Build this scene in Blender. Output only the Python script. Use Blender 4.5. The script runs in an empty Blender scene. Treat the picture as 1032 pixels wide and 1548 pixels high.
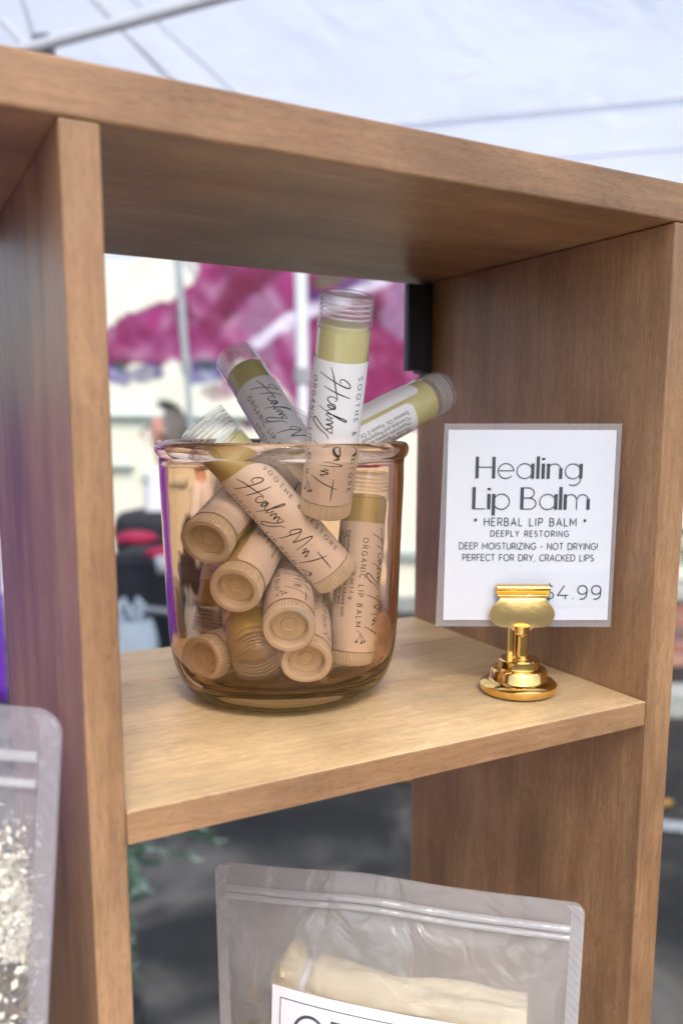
import bpy, bmesh, math, random
from mathutils import Vector, Matrix, noise
random.seed(7)
PI = math.pi
scene = bpy.context.scene
COL = scene.collection

# ------------------------------------------------------------------ camera
CR = Vector((0.87296841, -0.48774188, 0.00583256))
CU = Vector((0.06848306, 0.13439358, 0.98855877))
CF = Vector((0.48294537, 0.86258114, -0.15072341))
CP = Vector((-0.044098, -0.189278, 0.08993))
FPX, PCX, PCY = 1290.7482, 545.2739, 836.4432
cam_d = bpy.data.cameras.new('camera')
cam = bpy.data.objects.new('camera', cam_d)
COL.objects.link(cam)
cam.matrix_world = Matrix(((CR.x, CU.x, -CF.x, CP.x), (CR.y, CU.y, -CF.y, CP.y), (CR.z, CU.z, -CF.z, CP.z), (0, 0, 0, 1)))
cam_d.sensor_fit = 'HORIZONTAL'
cam_d.sensor_width = 36
cam_d.lens = FPX / 1032 * 36
cam_d.shift_x = -(PCX - 516) / 1032
cam_d.shift_y = (PCY - 774) / 1032
cam_d.clip_start = 0.01
cam_d.clip_end = 400
cam_d.dof.use_dof = True
cam_d.dof.focus_distance = 0.262
cam_d.dof.aperture_fstop = 15
scene.camera = cam

# ------------------------------------------------------------------ world, sun, exposure
SUN_EL, SUN_AZ = math.radians(52), math.radians(-104)      # azimuth of the sun direction in the XY plane
world = bpy.data.worlds.new('World')
scene.world = world
world.use_nodes = True
wn = world.node_tree
sky = wn.nodes.new('ShaderNodeTexSky')
sky.sky_type = 'NISHITA'
sky.sun_disc = False
sky.sun_elevation = SUN_EL
sky.sun_rotation = PI / 2 - SUN_AZ
sky.dust_density = 3.0
bg = wn.nodes['Background']
bg.inputs['Strength'].default_value = 0.15
wn.links.new(sky.outputs[0], bg.inputs['Color'])
sun_d = bpy.data.lights.new('sun', 'SUN')
sun_d.energy = 0.70
sun_d.angle = math.radians(14)
sun_d.color = (1.0, 0.95, 0.88)
sun = bpy.data.objects.new('sun', sun_d)
COL.objects.link(sun)
sv = Vector((math.cos(SUN_EL) * math.cos(SUN_AZ), math.cos(SUN_EL) * math.sin(SUN_AZ), math.sin(SUN_EL)))
sun.rotation_euler = sv.to_track_quat('Z', 'Y').to_euler()
scene.view_settings.view_transform = 'Standard'
scene.view_settings.look = 'None'
scene.view_settings.gamma = 1
scene.view_settings.exposure = 1.02
scene.view_settings.use_curve_mapping = False
cy = scene.cycles
cy.max_bounces = 24
cy.transmission_bounces = 24
cy.transparent_max_bounces = 24
cy.diffuse_bounces = 6
cy.glossy_bounces = 8
cy.caustics_refractive = True
cy.caustics_reflective = False
cy.blur_glossy = 0.3
cy.sample_clamp_indirect = 6
cy.use_denoising = True
cy.denoiser = 'OPENIMAGEDENOISE'
cy.denoising_input_passes = 'RGB_ALBEDO_NORMAL'

# ------------------------------------------------------------------ helpers
def at(x, y, d):
    """world point seen at photo pixel (x, y), d metres along the view axis"""
    return CP + (CR * ((x - PCX) / FPX) - CU * ((y - PCY) / FPX) + CF) * d

FH = Vector((CF.x, CF.y, 0)).normalized()
RH = Vector((FH.y, -FH.x, 0))
GZ = CP.z - 1.35                                            # ground level

def MAT(name, color=(0.5, 0.5, 0.5), rough=0.5, metal=0.0, **kw):
    m = bpy.data.materials.new(name)
    m.use_nodes = True
    b = m.node_tree.nodes['Principled BSDF']
    b.inputs['Base Color'].default_value = (*color, 1)
    b.inputs['Roughness'].default_value = rough
    b.inputs['Metallic'].default_value = metal
    for k, v in kw.items():
        b.inputs[k.replace('_', ' ')].default_value = v
    return m

class NT:
    def __init__(s, m):
        s.t = m.node_tree
        s.b = s.t.nodes.get('Principled BSDF')
        s.o = s.t.nodes['Material Output']
    def n(s, kind, **kw):
        nd = s.t.nodes.new(kind)
        for k, v in kw.items():
            if k.startswith('_'):
                nd.inputs[k[1:]].default_value = v
            else:
                setattr(nd, k, v)
        return nd
    def l(s, a, b):
        s.t.links.new(a, b)

def facing_reflectance(t, f0, f90):
    lw = t.n('ShaderNodeLayerWeight')
    lw.inputs['Blend'].default_value = 0.5
    pw = t.n('ShaderNodeMath', operation='POWER')
    pw.inputs[1].default_value = 4.0
    t.l(lw.outputs['Facing'], pw.inputs[0])
    mr = t.n('ShaderNodeMapRange')
    mr.inputs[3].default_value = f0
    mr.inputs[4].default_value = f90
    t.l(pw.outputs[0], mr.inputs[0])
    return mr.outputs[0]

def noise_mat(name, stops, scale=10, detail=4, rough=0.6, bump=0.0, bdist=0.001, vec=(1, 1, 1), distortion=0.0, metal=0, **kw):
    m = MAT(name, (0.5, 0.5, 0.5), rough, metal, **kw)
    t = NT(m)
    tc = t.n('ShaderNodeTexCoord')
    mp = t.n('ShaderNodeMapping')
    mp.inputs['Scale'].default_value = vec
    t.l(tc.outputs['Object'], mp.inputs[0])
    nz = t.n('ShaderNodeTexNoise', _Scale=scale, _Detail=detail, _Distortion=distortion)
    t.l(mp.outputs[0], nz.inputs['Vector'])
    cr = t.n('ShaderNodeValToRGB')
    e = cr.color_ramp.elements
    while len(e) < len(stops):
        e.new(0.5)
    for i, (p, c) in enumerate(stops):
        e[i].position = p
        e[i].color = (*c, 1)
    t.l(nz.outputs[0], cr.inputs[0])
    t.l(cr.outputs[0], t.b.inputs['Base Color'])
    if bump:
        bp = t.n('ShaderNodeBump', _Strength=bump, _Distance=bdist)
        t.l(nz.outputs[0], bp.inputs['Height'])
        t.l(bp.outputs[0], t.b.inputs['Normal'])
    return m

def wood(name, axis, light, dark, seed=0.0, fine=1.0, rough=0.42):
    """stained hardwood plywood, grain along the given axis (0 x, 1 y, 2 z)"""
    m = MAT(name, light, rough)
    t = NT(m)
    tc = t.n('ShaderNodeTexCoord')
    def mapped(along, across, off):
        mp = t.n('ShaderNodeMapping')
        s = [across] * 3
        s[axis] = along
        mp.inputs['Scale'].default_value = s
        mp.inputs['Location'].default_value = (off, off * 1.7, off * 0.6)
        t.l(tc.outputs['Object'], mp.inputs[0])
        return mp
    broad = t.n('ShaderNodeTexNoise', _Scale=1.0, _Detail=3.0, _Distortion=1.2)
    t.l(mapped(6, 38, seed).outputs[0], broad.inputs['Vector'])
    grain = t.n('ShaderNodeTexNoise', _Scale=1.0, _Detail=6.0, _Roughness=0.65, _Distortion=0.4)
    t.l(mapped(45, 620, seed + 3).outputs[0], grain.inputs['Vector'])
    pores = t.n('ShaderNodeTexNoise', _Scale=1.0, _Detail=2.0, _Roughness=0.5)
    t.l(mapped(330, 2600, seed + 9).outputs[0], pores.inputs['Vector'])
    blot = t.n('ShaderNodeTexNoise', _Scale=22.0, _Detail=3.0)
    t.l(mapped(1, 1.6, seed + 5).outputs[0], blot.inputs['Vector'])
    mx = t.n('ShaderNodeMix', data_type='RGBA')
    mx.inputs[6].default_value = (*dark, 1)
    mx.inputs[7].default_value = (*light, 1)
    mr = t.n('ShaderNodeMapRange')
    mr.inputs[1].default_value = 0.3
    mr.inputs[2].default_value = 0.7
    t.l(broad.outputs[0], mr.inputs[0])
    t.l(mr.outputs[0], mx.inputs[0])
    def mult(a, fac_out, lo, hi, f0, f1):
        r = t.n('ShaderNodeMapRange')
        r.inputs[1].default_value = f0
        r.inputs[2].default_value = f1
        r.inputs[3].default_value = lo
        r.inputs[4].default_value = hi
        t.l(fac_out, r.inputs[0])
        mm = t.n('ShaderNodeVectorMath', operation='SCALE')
        t.l(a, mm.inputs[0])
        t.l(r.outputs[0], mm.inputs['Scale'])
        return mm.outputs[0]
    c = mult(mx.outputs[2], grain.outputs[0], 1 - 0.17 * fine, 1 + 0.12 * fine, 0.32, 0.68)
    c = mult(c, blot.outputs[0], 0.80, 1.18, 0.3, 0.7)
    fig = t.n('ShaderNodeTexNoise', _Scale=1.0, _Detail=5.0, _Roughness=0.6, _Distortion=2.2)
    t.l(mapped(70, 190, seed + 12).outputs[0], fig.inputs['Vector'])
    c = mult(c, fig.outputs[0], 0.88, 1.10, 0.3, 0.7)
    c = mult(c, pores.outputs[0], 1 - 0.22 * fine, 1.0, 0.33, 0.47)
    t.l(c, t.b.inputs['Base Color'])
    bp = t.n('ShaderNodeBump', _Strength=0.35, _Distance=0.00012)
    add = t.n('ShaderNodeMath', operation='ADD')
    t.l(grain.outputs[0], add.inputs[0])
    t.l(pores.outputs[0], add.inputs[1])
    t.l(add.outputs[0], bp.inputs['Height'])
    t.l(bp.outputs[0], t.b.inputs['Normal'])
    rr = t.n('ShaderNodeMapRange')
    rr.inputs[3].default_value = rough - 0.08
    rr.inputs[4].default_value = rough + 0.14
    t.l(grain.outputs[0], rr.inputs[0])
    t.l(rr.outputs[0], t.b.inputs['Roughness'])
    return m

def mesh(name, verts, faces, smooth=False):
    me = bpy.data.meshes.new(name)
    me.from_pydata([tuple(v) for v in verts], [], faces)
    me.update()
    if smooth:
        me.polygons.foreach_set('use_smooth', [True] * len(me.polygons))
    return me

def obj(name, me, mat=None, parent=None, label=None, kind=None):
    o = bpy.data.objects.new(name, me)
    COL.objects.link(o)
    if mat is not None and hasattr(me, 'materials') and not me.materials:
        me.materials.append(mat)
    if parent is not None:
        o.parent = parent
    if label:
        o['label'] = label
    if kind:
        o['kind'] = kind
    return o

def thing(name, label, cat, loc=(0, 0, 0), rotz=0.0, group=None, matrix=None):
    o = bpy.data.objects.new(name, None)
    o.empty_display_size = 0.02
    COL.objects.link(o)
    if matrix is not None:
        o.matrix_world = matrix
    else:
        o.location = loc
        o.rotation_euler = (0, 0, rotz)
    tag(o, label, cat, group)
    return o

def tag(o, label, cat, group=None):
    o['label'] = label
    o['category'] = cat
    if group:
        o['group'] = group
    return o

def box_me(name, x0, x1, y0, y1, z0, z1, bevel=0.0, seg=2, jitter=0.0):
    bm = bmesh.new()
    vs = [bm.verts.new((x, y, z)) for x in (x0, x1) for y in (y0, y1) for z in (z0, z1)]
    for f in ((0, 1, 3, 2), (4, 6, 7, 5), (0, 4, 5, 1), (2, 3, 7, 6), (0, 2, 6, 4), (1, 5, 7, 3)):
        bm.faces.new([vs[i] for i in f])
    if bevel:
        bmesh.ops.bevel(bm, geom=list(bm.edges), offset=bevel, segments=seg, affect='EDGES', profile=0.5)
    bmesh.ops.recalc_face_normals(bm, faces=list(bm.faces))
    me = bpy.data.meshes.new(name)
    bm.to_mesh(me)
    bm.free()
    return me

def lathe_me(name, prof, n=64, smooth=True, close=False, radial=None):
    """prof: list of (r, z); r=0 ends become poles. radial(k, n, i) scales the radius"""
    verts, faces, rings = [], [], []
    for i, (r, z) in enumerate(prof):
        if r <= 1e-9:
            rings.append([len(verts)] * n)
            verts.append((0, 0, z))
        else:
            base = len(verts)
            for k in range(n):
                a = 2 * PI * k / n
                q = r * (radial(k, n, i) if radial else 1)
                verts.append((q * math.cos(a), q * math.sin(a), z))
            rings.append(list(range(base, base + n)))
    pairs = list(zip(rings[:-1], rings[1:]))
    if close:
        pairs.append((rings[-1], rings[0]))
    for A, B in pairs:
        for k in range(n):
            q = (A[k], A[(k + 1) % n], B[(k + 1) % n], B[k])
            u = []
            for x in q:
                if x not in u:
                    u.append(x)
            if len(u) >= 3:
                faces.append(u)
    me = mesh(name, verts, faces, smooth)
    bm = bmesh.new()
    bm.from_mesh(me)
    bmesh.ops.recalc_face_normals(bm, faces=list(bm.faces))
    bm.to_mesh(me)
    bm.free()
    return me

def sharp(me, deg=35):
    me.set_sharp_from_angle(angle=math.radians(deg))
    return me

def tube_me(name, pts, rad, n=10, cap=True):
    """round bar along points; rad is a number or a list"""
    P = [Vector(p) for p in pts]
    R = rad if isinstance(rad, (list, tuple)) else [rad] * len(P)
    verts, faces = [], []
    up = Vector((0, 0, 1))
    for i, p in enumerate(P):
        d = (P[min(i + 1, len(P) - 1)] - P[max(i - 1, 0)]).normalized()
        ref = up if abs(d.dot(up)) < 0.95 else Vector((1, 0, 0))
        a = d.cross(ref).normalized()
        b = d.cross(a).normalized()
        for k in range(n):
            t = 2 * PI * k / n
            verts.append(p + (a * math.cos(t) + b * math.sin(t)) * R[i])
    for i in range(len(P) - 1):
        for k in range(n):
            faces.append((i * n + k, i * n + (k + 1) % n, (i + 1) * n + (k + 1) % n, (i + 1) * n + k))
    if cap:
        faces.append(tuple(range(n))[::-1])
        faces.append(tuple(range((len(P) - 1) * n, len(P) * n)))
    me = mesh(name, verts, faces, True)
    bm = bmesh.new(); bm.from_mesh(me)
    bmesh.ops.recalc_face_normals(bm, faces=list(bm.faces))
    bm.to_mesh(me); bm.free()
    return sharp(me, 50)

# ---- writing: single-stroke capitals, handwriting and a light display face, all as flat ribbons
def arc(cx, cy_, rx, ry, a0, a1, n=12):
    return [(cx + rx * math.cos(math.radians(a0 + (a1 - a0) * i / n)), cy_ + ry * math.sin(math.radians(a0 + (a1 - a0) * i / n))) for i in range(n + 1)]

def glyphs():
    g = {}
    g['A'] = (0.74, [[(0, 0), (0.37, 1), (0.74, 0)], [(0.13, 0.34), (0.61, 0.34)]])
    g['B'] = (0.6, [[(0, 0), (0, 1), (0.3, 1)] + arc(0.3, 0.76, 0.22, 0.24, 90, -90) + [(0, 0.52)], [(0.3, 0.52)] + arc(0.32, 0.26, 0.26, 0.26, 90, -90) + [(0, 0)]])
    g['C'] = (0.72, [arc(0.46, 0.5, 0.46, 0.5, 50, 310, 18)])
    g['D'] = (0.72, [[(0, 0), (0, 1), (0.28, 1)] + arc(0.28, 0.5, 0.44, 0.5, 90, -90, 14) + [(0, 0)]])
    g['E'] = (0.52, [[(0.52, 1), (0, 1), (0, 0), (0.52, 0)], [(0, 0.52), (0.45, 0.52)]])
    g['F'] = (0.5, [[(0.5, 1), (0, 1), (0, 0)], [(0, 0.5), (0.44, 0.5)]])
    g['G'] = (0.78, [arc(0.46, 0.5, 0.46, 0.5, 50, 320, 18) + [(0.81, 0.46), (0.5, 0.46)]])
    g['H'] = (0.66, [[(0, 0), (0, 1)], [(0.66, 0), (0.66, 1)], [(0, 0.52), (0.66, 0.52)]])
    g['I'] = (0.06, [[(0.03, 0), (0.03, 1)]])
    g['K'] = (0.62, [[(0, 0), (0, 1)], [(0.58, 1), (0, 0.4)], [(0.2, 0.6), (0.62, 0)]])
    g['L'] = (0.48, [[(0, 1), (0, 0), (0.48, 0)]])
    g['M'] = (0.84, [[(0, 0), (0, 1), (0.42, 0.3), (0.84, 1), (0.84, 0)]])
    g['N'] = (0.68, [[(0, 0), (0, 1), (0.68, 0), (0.68, 1)]])
    g['O'] = (0.9, [arc(0.45, 0.5, 0.45, 0.5, 90, 450, 24)])
    g['P'] = (0.56, [[(0, 0), (0, 1), (0.3, 1)] + arc(0.3, 0.72, 0.27, 0.28, 90, -90) + [(0, 0.44)]])
    g['R'] = (0.58, [[(0, 0), (0, 1), (0.3, 1)] + arc(0.3, 0.72, 0.27, 0.28, 90, -90) + [(0, 0.44)], [(0.3, 0.44), (0.58, 0)]])
    g['S'] = (0.54, [arc(0.27, 0.75, 0.24, 0.25, 40, 262, 10) + arc(0.27, 0.26, 0.26, 0.26, 80, -142, 10)])
    g['T'] = (0.6, [[(0, 1), (0.6, 1)], [(0.3, 1), (0.3, 0)]])
    g['U'] = (0.64, [[(0, 1), (0, 0.32)] + arc(0.32, 0.32, 0.32, 0.32, 180, 360) + [(0.64, 1)]])
    g['V'] = (0.7, [[(0, 1), (0.35, 0), (0.7, 1)]])
    g['Y'] = (0.66, [[(0, 1), (0.33, 0.45), (0.66, 1)], [(0.33, 0.45), (0.33, 0)]])
    g['Z'] = (0.6, [[(0, 1), (0.6, 1), (0, 0), (0.6, 0)]])
    g['&'] = (0.66, [[(0.66, 0.02), (0.16, 0.7)] + arc(0.3, 0.8, 0.17, 0.19, 200, 20, 8) + [(0.38, 0.62), (0.12, 0.45)] + arc(0.26, 0.23, 0.24, 0.23, 140, 300, 8) + [(0.55, 0.22), (0.64, 0.42)]])
    g['*'] = (0.4, [[(0.2, 0.95), (0.2, 0.5)], [(0.02, 0.84), (0.38, 0.61)], [(0.38, 0.84), (0.02, 0.61)]])
    g['-'] = (0.35, [[(0, 0.42), (0.35, 0.42)]])
    g['!'] = (0.08, [[(0.04, 1), (0.04, 0.28)], [(0.04, 0.07), (0.04, 0.0)]])
    g[','] = (0.1, [[(0.08, 0.06), (0.02, -0.16)]])
    g['.'] = (0.1, [[(0.05, 0.07), (0.05, 0.0)]])
    g['|'] = (0.06, [[(0.03, -0.2), (0.03, 1.1)]])
    g['$'] = (0.58, [arc(0.29, 0.75, 0.26, 0.25, 40, 262, 10) + arc(0.29, 0.26, 0.28, 0.26, 80, -142, 10), [(0.29, 1.16), (0.29, -0.16)]])
    g['4'] = (0.66, [[(0.5, 0), (0.5, 0.28)], [(0.42, 1), (0, 0.28), (0.66, 0.28)]])
    g['9'] = (0.62, [arc(0.3, 0.68, 0.3, 0.32, 0, 360, 16), [(0.6, 0.68), (0.58, 0.42)] + arc(0.26, 0.36, 0.32, 0.36, 0, -110, 8)])
    g['0'] = (0.64, [arc(0.32, 0.5, 0.32, 0.5, 90, 450, 20)])
    g['1'] = (0.22, [[(0, 1), (0.2, 1), (0.2, 0)]])
    g['o'] = (0.56, [arc(0.28, 0.32, 0.28, 0.33, 90, 450, 16)])
    g['z'] = (0.48, [[(0.02, 0.64), (0.46, 0.64), (0, 0), (0.48, 0)]])
    g['g'] = (0.56, [arc(0.28, 0.32, 0.28, 0.33, 90, 450, 16), [(0.56, 0.65), (0.56, -0.02)] + arc(0.29, -0.02, 0.27, 0.26, 0, -140, 8)])
    return g
G = glyphs()

def text_strokes(s, x, y, h, track=0.22, width=None, stretch=1.0):
    """strokes of a line of text; width fixes the total length by adjusting the tracking"""
    adv = [G[c][0] if c in G else 0.34 for c in s]
    if width is not None:
        track = (width / (h * stretch) - sum(adv)) / max(1, len(s) - 1)
    out, cx = [], 0.0
    for c, a in zip(s, adv):
        if c in G:
            for st in G[c][1]:
                out.append([(x + (cx + px) * h * stretch, y + py * h) for px, py in st])
        cx += a + track
    return out, (cx - track) * h * stretch

def smooth_line(pts, sub=5):
    P = [pts[0]] + list(pts) + [pts[-1]]
    out = []
    for i in range(1, len(P) - 2):
        p0, p1, p2, p3 = P[i - 1], P[i], P[i + 1], P[i + 2]
        for k in range(sub):
            t = k / sub
            out.append(tuple(0.5 * ((2 * p1[j]) + (-p0[j] + p2[j]) * t + (2 * p0[j] - 5 * p1[j] + 4 * p2[j] - p3[j]) * t * t + (-p0[j] + 3 * p1[j] - 3 * p2[j] + p3[j]) * t ** 3) for j in (0, 1)))
    out.append(tuple(pts[-1]))
    return out

def densify(st, maxlen):
    out = [st[0]]
    for a, b in zip(st[:-1], st[1:]):
        L = math.dist(a, b)
        k = max(1, int(math.ceil(L / maxlen)))
        for i in range(1, k + 1):
            out.append((a[0] + (b[0] - a[0]) * i / k, a[1] + (b[1] - a[1]) * i / k))
    return out

def ribbon(verts, faces, st, w, fmap, layer=0):
    """flat ribbon of width w along a 2D stroke; w may be a function of the 0..1 position"""
    pts = [st[0]]
    for p in st[1:]:
        if math.dist(p, pts[-1]) > 1e-7:
            pts.append(p)
    if len(pts) < 2:
        return
    n = len(pts)
    base = len(verts)
    closed = math.dist(pts[0], pts[-1]) < 1e-6
    for i, p in enumerate(pts):
        a = pts[i - 1] if i else (pts[-2] if closed else p)
        b = pts[i + 1] if i < n - 1 else (pts[1] if closed else p)
        d1 = (p[0] - a[0], p[1] - a[1])
        d2 = (b[0] - p[0], b[1] - p[1])
        l1 = math.hypot(*d1) or 1
        l2 = math.hypot(*d2) or 1
        dx = d1[0] / l1 + d2[0] / l2
        dy = d1[1] / l1 + d2[1] / l2
        l = math.hypot(dx, dy) or 1
        dx, dy = dx / l, dy / l
        nx, ny = -dy, dx
        ref = d1 if math.hypot(*d1) > 1e-9 else d2
        lr = math.hypot(*ref) or 1
        c = abs((-ref[1] / lr) * nx + (ref[0] / lr) * ny)
        ww = (w(i / (n - 1)) if callable(w) else w) / 2 / max(c, 0.5)
        for s in (1, -1):
            verts.append(fmap(p[0] + nx * ww * s, p[1] + ny * ww * s, layer))
    for i in range(n - 1):
        faces.append((base + 2 * i, base + 2 * i + 1, base + 2 * i + 3, base + 2 * i + 2))

_tc = {}
def font_flat(s, size, thin=0.0, space=1.0):
    """triangulated 2D mesh of a line in Blender's built-in face: (verts, faces, width)"""
    key = (s, size, thin, space)
    if key in _tc:
        return _tc[key]
    cu = bpy.data.curves.new('t', 'FONT')
    cu.body = s
    cu.size = 1.0
    cu.offset = -thin
    cu.space_character = space
    cu.resolution_u = 2
    o = bpy.data.objects.new('t', cu)
    COL.objects.link(o)
    dg = bpy.context.evaluated_depsgraph_get()
    me = o.evaluated_get(dg).to_mesh()
    V = [(v.co.x * size, v.co.y * size) for v in me.vertices]
    Fc = [tuple(p.vertices) for p in me.polygons]
    o.evaluated_get(dg).to_mesh_clear()
    bpy.data.objects.remove(o)
    bpy.data.curves.remove(cu)
    W = max(v[0] for v in V) if V else 0
    _tc[key] = (V, Fc, W)
    return _tc[key]

# ------------------------------------------------------------------ shelf dimensions (metres)
W, H, D = 0.17, 0.15091, 0.14164
TT, TS, TD, TR = 0.01122, 0.00828, 0.00836, 0.0114
ZB = -0.205                                                 # top of the bottom board
XL = -TD - 0.168                                            # inner face of the far left side

# ------------------------------------------------------------------ ground and setting
ground_m = noise_mat('asphalt', [(0.34, (0.020, 0.018, 0.015)), (0.47, (0.034, 0.031, 0.026)), (0.55, (0.085, 0.076, 0.061)), (0.66, (0.19, 0.165, 0.13))], scale=2.6, detail=7, rough=0.85, bump=0.4, bdist=0.01, distortion=0.6)
def sheet(name, x0, x1, y0, y1, z, n=1):
    vs = [(x0 + (x1 - x0) * i / n, y0 + (y1 - y0) * j / n, z) for i in range(n + 1) for j in range(n + 1)]
    fs = [(i * (n + 1) + j, (i + 1) * (n + 1) + j, (i + 1) * (n + 1) + j + 1, i * (n + 1) + j + 1) for i in range(n) for j in range(n)]
    return mesh(name, vs, fs)
obj('ground', sheet('ground', -150, 150, -150, 150, GZ, 4), ground_m, kind='structure')

def frame_m(px, d, yaw=0.0, z=GZ):
    """matrix with X to the picture's right, Y away from the camera, standing at column px, depth d"""
    p = at(px, 640, d)
    x = (RH * math.cos(yaw) - FH * math.sin(yaw))
    y = (FH * math.cos(yaw) + RH * math.sin(yaw))
    return Matrix(((x.x, y.x, 0, p.x), (x.y, y.y, 0, p.y), (0, 0, 1, z), (0, 0, 0, 1)))

# ------------------------------------------------------------------ mural wall
def mural_color(x, y):
    """paint on the wall; x, y measured in the photograph's units across the opening"""
    def nz(a, b, s=1.0, o=0.0):
        return noise.noise(Vector((a * 0.02 * s + o, b * 0.02 * s, o)))
    def mixc(a, b, t):
        t = max(0.0, min(1.0, t))
        return tuple(a[i] + (b[i] - a[i]) * t for i in range(3))
    def inpoly(P, x, y):
        c = False
        j = len(P) - 1
        for i in range(len(P)):
            if (P[i][1] > y) != (P[j][1] > y) and x < (P[j][0] - P[i][0]) * (y - P[i][1]) / (P[j][1] - P[i][1]) + P[i][0]:
                c = not c
            j = i
        return c
    def dseg(x, y, L):
        best = 1e9
        for (a, b), (c, d) in zip(L[:-1], L[1:]):
            vx, vy = c - a, d - b
            t = max(0, min(1, ((x - a) * vx + (y - b) * vy) / (vx * vx + vy * vy)))
            best = min(best, math.hypot(x - a - vx * t, y - b - vy * t))
        return best
    def dk(q):
        return tuple(v ** 1.4 * 0.52 for v in q) if min(q) < 0.6 else q
    wx, wy = x + 7 * nz(x, y, 1.6, 5), y + 7 * nz(x, y, 1.6, 9)
    cream = (0.80, 0.81, 0.62)
    c = mixc(cream, (0.74, 0.79, 0.72), 0.5 + nz(x, y, 1, 2))
    mag1 = [(150, 512), (185, 492), (225, 475), (262, 460), (296, 440), (310, 418), (298, 398), (280, 380), (300, 300), (850, 300), (905, 370), (838, 440), (890, 520), (835, 590), (760, 625), (700, 612), (640, 655), (560, 660), (470, 650), (440, 600), (400, 560), (360, 545), (345, 590), (322, 560), (300, 566), (262, 548), (240, 562), (215, 548), (190, 556), (150, 560)]
    if inpoly(mag1, wx, wy):
        t = 0.5 + 0.9 * nz(x, y, 2.2, 1)
        c = mixc((0.50, 0.05, 0.27), (0.62, 0.20, 0.46), t)
        c = mixc(c, (0.84, 0.52, 0.72), max(0, nz(x, y, 1.5, 21)) * 1.8)
        c = mixc(c, (0.70, 0.10, 0.42), max(0, nz(x, y, 2.0, 47)) * 1.5)
        c = mixc(c, (0.30, 0.015, 0.12), max(0, nz(x, y, 1.2, 31)) * 1.8)
        c = dk(c)
    for L, w, col, k in (
        ([(298, 474), (325, 488), (356, 510), (380, 540)], 7, (0.80, 0.36, 0.60), 0.8),
        ([(320, 500), (350, 455), (410, 412)], 17, (0.40, 0.012, 0.15), 0.75),
        ([(345, 480), (395, 440), (440, 400)], 8, (0.28, 0.02, 0.14), 0.5),
        ([(190, 505), (185, 530)], 12, (0.52, 0.02, 0.22), 0.7),
        ([(400, 470), (385, 500), (400, 530)], 20, (0.70, 0.45, 0.66), 0.7),
        ([(470, 560), (450, 620)], 20, (0.60, 0.14, 0.40), 0.7),
        ([(575, 520), (590, 560), (570, 610)], 24, (0.52, 0.02, 0.22), 0.75),
        ([(590, 480), (610, 500), (600, 450)], 18, (0.62, 0.46, 0.68), 0.7),
        ([(560, 640), (640, 610)], 15, (0.24, 0.015, 0.12), 0.8),
        ([(180, 535), (255, 545), (290, 550)], 7, (0.80, 0.36, 0.60), 0.5),
        ([(387, 523), (427, 498), (466, 476), (525, 454), (570, 432), (592, 418), (640, 390)], 9, (0.76, 0.74, 0.88), 0.95),
        ([(470, 455), (500, 462)], 8, (0.12, 0.07, 0.36), 0.8),
        ([(488, 436), (515, 425)], 9, (0.22, 0.34, 0.14), 0.8),
        ([(520, 440), (552, 428)], 10, (0.20, 0.12, 0.42), 0.8),
        ([(168, 568), (188, 572)], 15, (0.20, 0.13, 0.60), 0.9),
        ([(216, 568), (236, 564)], 13, (0.22, 0.20, 0.50), 0.9),
        ([(294, 566), (322, 564)], 16, (0.17, 0.11, 0.58), 0.92),
        ([(305, 556), (316, 554)], 8, (0.10, 0.24, 0.12), 0.8),
        ([(184, 556), (190, 560)], 9, (0.10, 0.28, 0.16), 0.7),
        ([(330, 596), (365, 585), (400, 600)], 13, (0.55, 0.08, 0.34), 0.7),
        ([(375, 640), (410, 625)], 11, (0.52, 0.06, 0.32), 0.7),
        ([(312, 592), (328, 593)], 6, (0.45, 0.36, 0.20), 0.7),
        ([(168, 385), (190, 387)], 5, (0.50, 0.52, 0.72), 0.7),
        ([(286, 398), (300, 425)], 7, (0.34, 0.36, 0.56), 0.55)):
        d = dseg(wx, wy, L) - w
        if d < 3:
            c = mixc(c, dk(col), k * min(1, (3 - d) / 5) * (0.85 + 0.5 * nz(x, y, 4, 3)))
    if inpoly(mag1, wx, wy):
        c = c
    return c

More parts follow.
